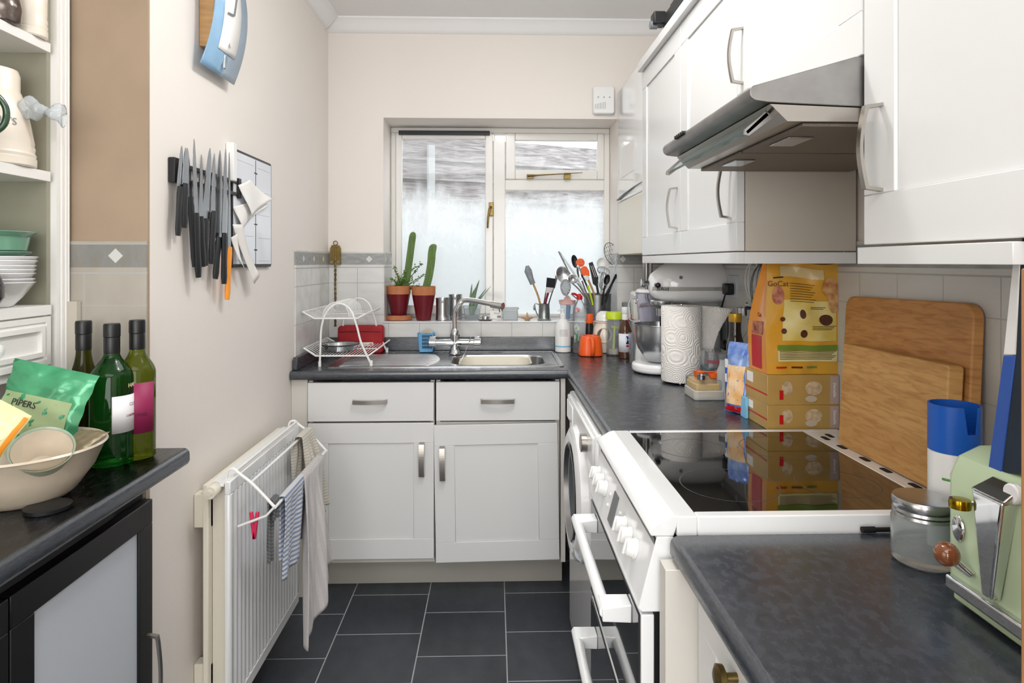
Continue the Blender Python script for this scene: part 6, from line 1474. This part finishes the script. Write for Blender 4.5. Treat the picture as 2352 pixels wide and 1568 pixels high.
# ------------------------------------------------------------------ chopping boards
def slab(name, label, pts, nrm_, th, mt, rad=.03):
    """pts: 4 corners (Y,z) anticlockwise on a leaning plane"""
    return None
tilt = .055
def lean_board(name, label, y0, y1, z0, h, xf, th, mt, roll=0, rad=.03, ht=None):
    m = MB(); pts = rrect(-(y1 - y0) / 2, (y1 - y0) / 2, 0, h, rad, 8); m.prism([(a, b) for a, b in pts], 'x', 0, th)
    t = one(name, label, 'chopping board', m, mt, world=False, loc=(xf, (y0 + y1) / 2, z0), rot=(R(roll), R(3.5), 0), bev=.003); return t
lean_board('chopping_board', 'large worn wooden chopping board leaning on the tiles behind the hob', 1.125, 1.545, .9075, .345, .842, .022, T['board'], -1.2, .03)
lean_board('chopping_board', 'smaller thick pale wooden board standing in front of the large one', 1.135, 1.485, .9072, .235, .806, .030, T['board_light'], -.6, .008)
# ------------------------------------------------------------------ spray can, glass jar, pen
t = up('spray_can', 'white disinfectant spray can with blue cap behind the glass jar', 'spray can', 2192, .995, ZN + .0004, [(.034, 0), (.036, .002), (.036, .150), (.034, .156)], T['wplas'], n=44)
m = MB(); n = 44; rg = []
def capr(z): return [m.v((.0362 * cos(2 * PI * i / n), .0362 * sin(2 * PI * i / n), z if not (z > .185 and abs(((i / n * 360 + 100) % 360) - 0 - 10) < 24) else .186)) for i in range(n)]
for z in (.153, .156, .186, .226): rg.append(capr(z))
inr = [m.v((.0335 * v.co.x / .0362, .0335 * v.co.y / .0362, v.co.z)) for v in rg[-1]]; inb = [m.v((.0335 * cos(2 * PI * i / n), .0335 * sin(2 * PI * i / n), .180)) for i in range(n)]
for A, Bq in ((rg[0], rg[1]), (rg[1], rg[2]), (rg[2], rg[3]), (rg[3], inr), (inr, inb)):
    for i in range(n): m.f([A[i], A[(i + 1) % n], Bq[(i + 1) % n], Bq[i]])
m.f(inb); m.f(rg[0][::-1]); ob('cap', m, T['dblue'], t, ang=30)
add(t, 'nozzle', [(.009, .181), (.009, .212), (.007, .216), (.001, .216)], T['wplas'], n=18)
ob('green_logo', MB().grid(lambda u, v: (.0364 * sin(R(12 + 32 * u)), -.0364 * cos(R(12 + 32 * u)), .120 + .022 * v), 8, 1), mat('logo_green', '5CA04A', .4), t, solid=.0005)
ob('green_line', MB().grid(lambda u, v: (.0364 * sin(R(-62 + 34 * u)), -.0364 * cos(R(-62 + 34 * u)), .112 + .0035 * v), 8, 1), bpy.data.materials['logo_green'], t, solid=.0005)
for k, (s_, z) in enumerate((('Disinfectant', .118), ('cleanser spray', .104), ('kills bacteria', .094))): text('lettering', s_, .0068, mat('ink_lilac', '8C8CB0', .5) if k == 0 else bpy.data.materials['ink_lilac'], t, (0, 0, z), bendr=.0364, phi=R(-6))
ob('blue_wave', MB().grid(lambda u, v: (.0364 * sin(R(-60 + 110 * u)), -.0364 * cos(R(-60 + 110 * u)), .062 + .008 * v + .006 * sin(u * 3)), 14, 1), mat('wave_lilac', 'B4B8E0', .4), t, solid=.0004)
jx, jy = gz(2122, 1290, ZN)
t = thing('glass_jar', 'squat clear glass jar with ribbed metal screw lid beside the mint toaster', 'jar', (jx, jy, ZN + .0004))
ob('body', MB().lathe([(.036, 0), (.042, .004), (.0435, .012), (.0435, .064), (.041, .072), (.038, .075), (.035, .072), (.040, .062), (.040, .013), (.001, .010)], n=52), mat('hazy_jar_glass', 'DDE2E2', .16, trans=.85, ior=1.15), t)
add(t, 'lid', [(.0405, .070), (.0425, .071), (.041, .075), (.0425, .078), (.0412, .082), (.0428, .086), (.0428, .094), (.041, .097), (.038, .0975), (.001, .096)], T['steel'], n=52)
x0_, y0_ = gz(1982, 1217, ZN + .005)
t = thing('pen', 'black pen lying along the cooker edge of the near worktop', 'pen', (x0_ + .05, y0_, ZN + .0055)); ob('barrel', MB().tube([(-.035, 0, 0), (.075, 0, 0)], .0038, 12), T['black'], t); ob('pen_cap', MB().tube([(-.052, 0, 0), (-.030, 0, 0)], .0052, 14), T['blackm'], t)
# ------------------------------------------------------------------ mint toaster
TX0 = .603; TY0, TY1 = .575, .840; TZ1 = 1.088
t = thing('mint_toaster', 'mint green retro toaster with chrome lever and wooden ball knob', 'toaster', (.70, .72, ZN + .0004))
m = MB(); pr = [(TX0, .905), (TX0, 1.05), (TX0 + .012, 1.075), (TX0 + .04, TZ1), (.76, TZ1), (.79, 1.075), (.80, 1.05), (.80, .905)]
m.prism(pr, 'y', TY0, TY1); ob('shell', m, T['mint'], t, world=True, bev=.010, seg=4)
ob('base_plate', MB().box(TX0 + .005, .79, TY0 + .005, TY1 - .005, .885, .905), T['mint'], t, world=True, bev=.003)
m = MB()
for fy in (TY0 + .04, TY1 - .04):
    for fx in (.64, .77): m.cyl((fx, fy, ZN + .0004), .010, .006, 'z', 14)
ob('rubber_feet', m, T['black'], t, world=True)
ob('chrome_rail', MB().box(TX0 - .010, TX0 + .002, TY0, TY1 - .01, .903, .921), T['chrome'], t, world=True, bev=.003)
ob('slot', MB().box(.655, .685, TY0 + .05, TY1 - .05, TZ1 - .002, TZ1 + .0008).box(.72, .75, TY0 + .05, TY1 - .05, TZ1 - .002, TZ1 + .0008), T['dark'], t, world=True)
yl = .806
a0, a1 = gx(2232, 1128, TX0 - .02), gx(2300, 1095, TX0 - .02)
m = MB(); m.hexa([(TX0 - .002, .744, .928), (TX0 - .002, .764, .928), (TX0 - .014, .762, .928), (TX0 - .014, .747, .928), (TX0 + .002, .722, 1.052), (TX0 + .002, .774, 1.052), (TX0 - .018, .772, 1.052), (TX0 - .018, .724, 1.052)]); m.hexa([(TX0 + .002, .720, 1.0525), (TX0 + .002, .775, 1.0525), (TX0 - .020, .775, 1.0525), (TX0 - .020, .720, 1.0525), (TX0 + .008, .720, 1.070), (TX0 + .008, .766, 1.070), (TX0 + .002, .766, 1.070), (TX0 + .002, .720, 1.070)])
ob('lever_housing', m, T['chrome'], t, world=True, bev=.003)
def onface(px, py, X=None): X = TX0 - .001 if X is None else X; Y, z = gx(px, py, X); return Vector((X, Y, z))
p = onface(2175, 1272, TX0 - .026); m = MB(); m.sph(tuple(p), .0150, 22, 14); ob('ball_knob', m, mat('polished_wood_knob', '7A4424', .12, coat=.8), t, world=True)
q = onface(2232, 1320, TX0 - .004); ob('knob_arm', MB().tube([p, p.lerp(q, .5), q], [.006, .006, .005], 12), T['chrome'], t, world=True)
p = onface(2205, 1155, TX0 - .020); m = MB(); m.lathe([(.003, .0), (.012, -.006), (.0125, .000), (.0115, .005), (.001, .006)][1:], tuple(p), 24); ob('brass_knob', m, mat('polished_brass', 'A98A20', .2, 1), t, world=True); ob('knob_stem', MB().tube([p, p + Vector((.02, -.004, 0))], .003, 8), T['chrome'], t, world=True)
p = onface(2203, 1213); m = MB(); m.sph((TX0 - .002, p.y, p.z), (.004, .011, .017), 16, 10); ob('badge', m, T['chrome'], t, world=True)
for i, (px, py, mt_) in enumerate(((2290, 1255, 'cork'), (2286, 1283, 'cork'), (2278, 1311, 'orange2'), (2276, 1340, 'gold'))):
    p = onface(px, py); ob('button', MB().cyl((TX0 - .006, p.y, p.z), .0052, .007, 'x', 16), T[mt_], t, world=True, bev=.001)
p = onface(2334, 1134); ob('dial', MB().cyl((TX0 - .008, p.y, p.z), .012, .009, 'x', 22), T['porc'], t, world=True, bev=.002)
# ------------------------------------------------------------------ tall navy thing and wooden box
t = thing('tall_folder', 'tall navy folder with blue and white edge leaning above the mint toaster', 'folder', (.66, .75, TZ1 + .002))
def slabx(nm, pxs, X, mt_, th=.006, off=0):
    q = [onface(a, b, X) for a, b in pxs]; m = MB(); A = [m.v(k + Vector((off, 0, 0))) for k in q]; B_ = [m.v(k + Vector((off + th, 0, 0))) for k in q]; m.f(A); m.f(B_[::-1])
    for i in range(len(q)): m.f([A[i], B_[i], B_[(i + 1) % len(q)], A[(i + 1) % len(q)]])
    ob(nm, m, mt_, t, world=True, bev=.001)
XT = .616
slabx('white_edge', [(2344, 560), (2332, 815), (2304, 815), (2330, 560)], XT, T['wplas'], .012)
slabx('blue_edge', [(2332, 816), (2304, 816), (2268, 1084), (2300, 1084)], XT, mat('edge_blue', '2E56A8', .4), .012)
slabx('cover', [(2344, 560), (2300, 1086), (2352, 1088), (2420, 1088), (2420, 420), (2352, 420)], XT, mat('navy_cover', '1A2A3A', .5, var=.3, vs=20), .011, .001)
one('wooden_box', 'orange-brown wooden box edge at the right border beside the toaster', 'box', MB().box(gy(2343, 1000, .545)[0], .68, .40, .545, ZN + .0004, 1.325), mat('orange_brown_wood', 'B98250', .5, var=.25, vs=10, aniso=(6, 6, 1)), bev=.002)
# ------------------------------------------------------------------ on top of the cabinets
t = thing('black_griddle', 'black folding grill with glass lid lying on top of the wall cabinets', 'appliance', (.68, 2.05, ZT + .0415))
m = MB(); m.prism([(.585, 2.135), (.60, 2.127), (.86, 2.127), (.86, 2.20), (.62, 2.21), (.590, 2.19)], 'y', 1.78, 2.22); ob('body', m, T['black'], t, world=True, bev=.006)
m = MB(); m.prism([(.598, 2.205), (.63, 2.225), (.85, 2.225), (.85, 2.215), (.63, 2.212)], 'y', 1.78, 2.18); ob('lid', m, mat('smoked_lid', '5A5C5E', .1, coat=.5), t, world=True, bev=.003)
m = MB(); m.box(.552, .595, 2.205, 2.255, 2.155, 2.20); ob('hinge', m, T['black'], t, world=True, bev=.005); ob('dial', MB().cyl((.545, 2.235, 2.160), .014, .025, 'x', 18), T['cork'], t, world=True)
one('blue_packet', 'bright blue packet lying on top of the far wall cabinet', 'packet', MB().prism([(.60, 2.1275), (.70, 2.1275), (.70, 2.145), (.62, 2.150)], 'y', 2.44, 2.56), mat('bright_blue', '2C7CE0', .4), bev=.002)
one('pink_item', 'small pink tip lying on the cabinets in front of the black grill', 'item', MB().sph((.595, 1.735, 2.150), (.020, .010, .010), 14, 8), mat('salmon_pink', 'F09A94', .5))
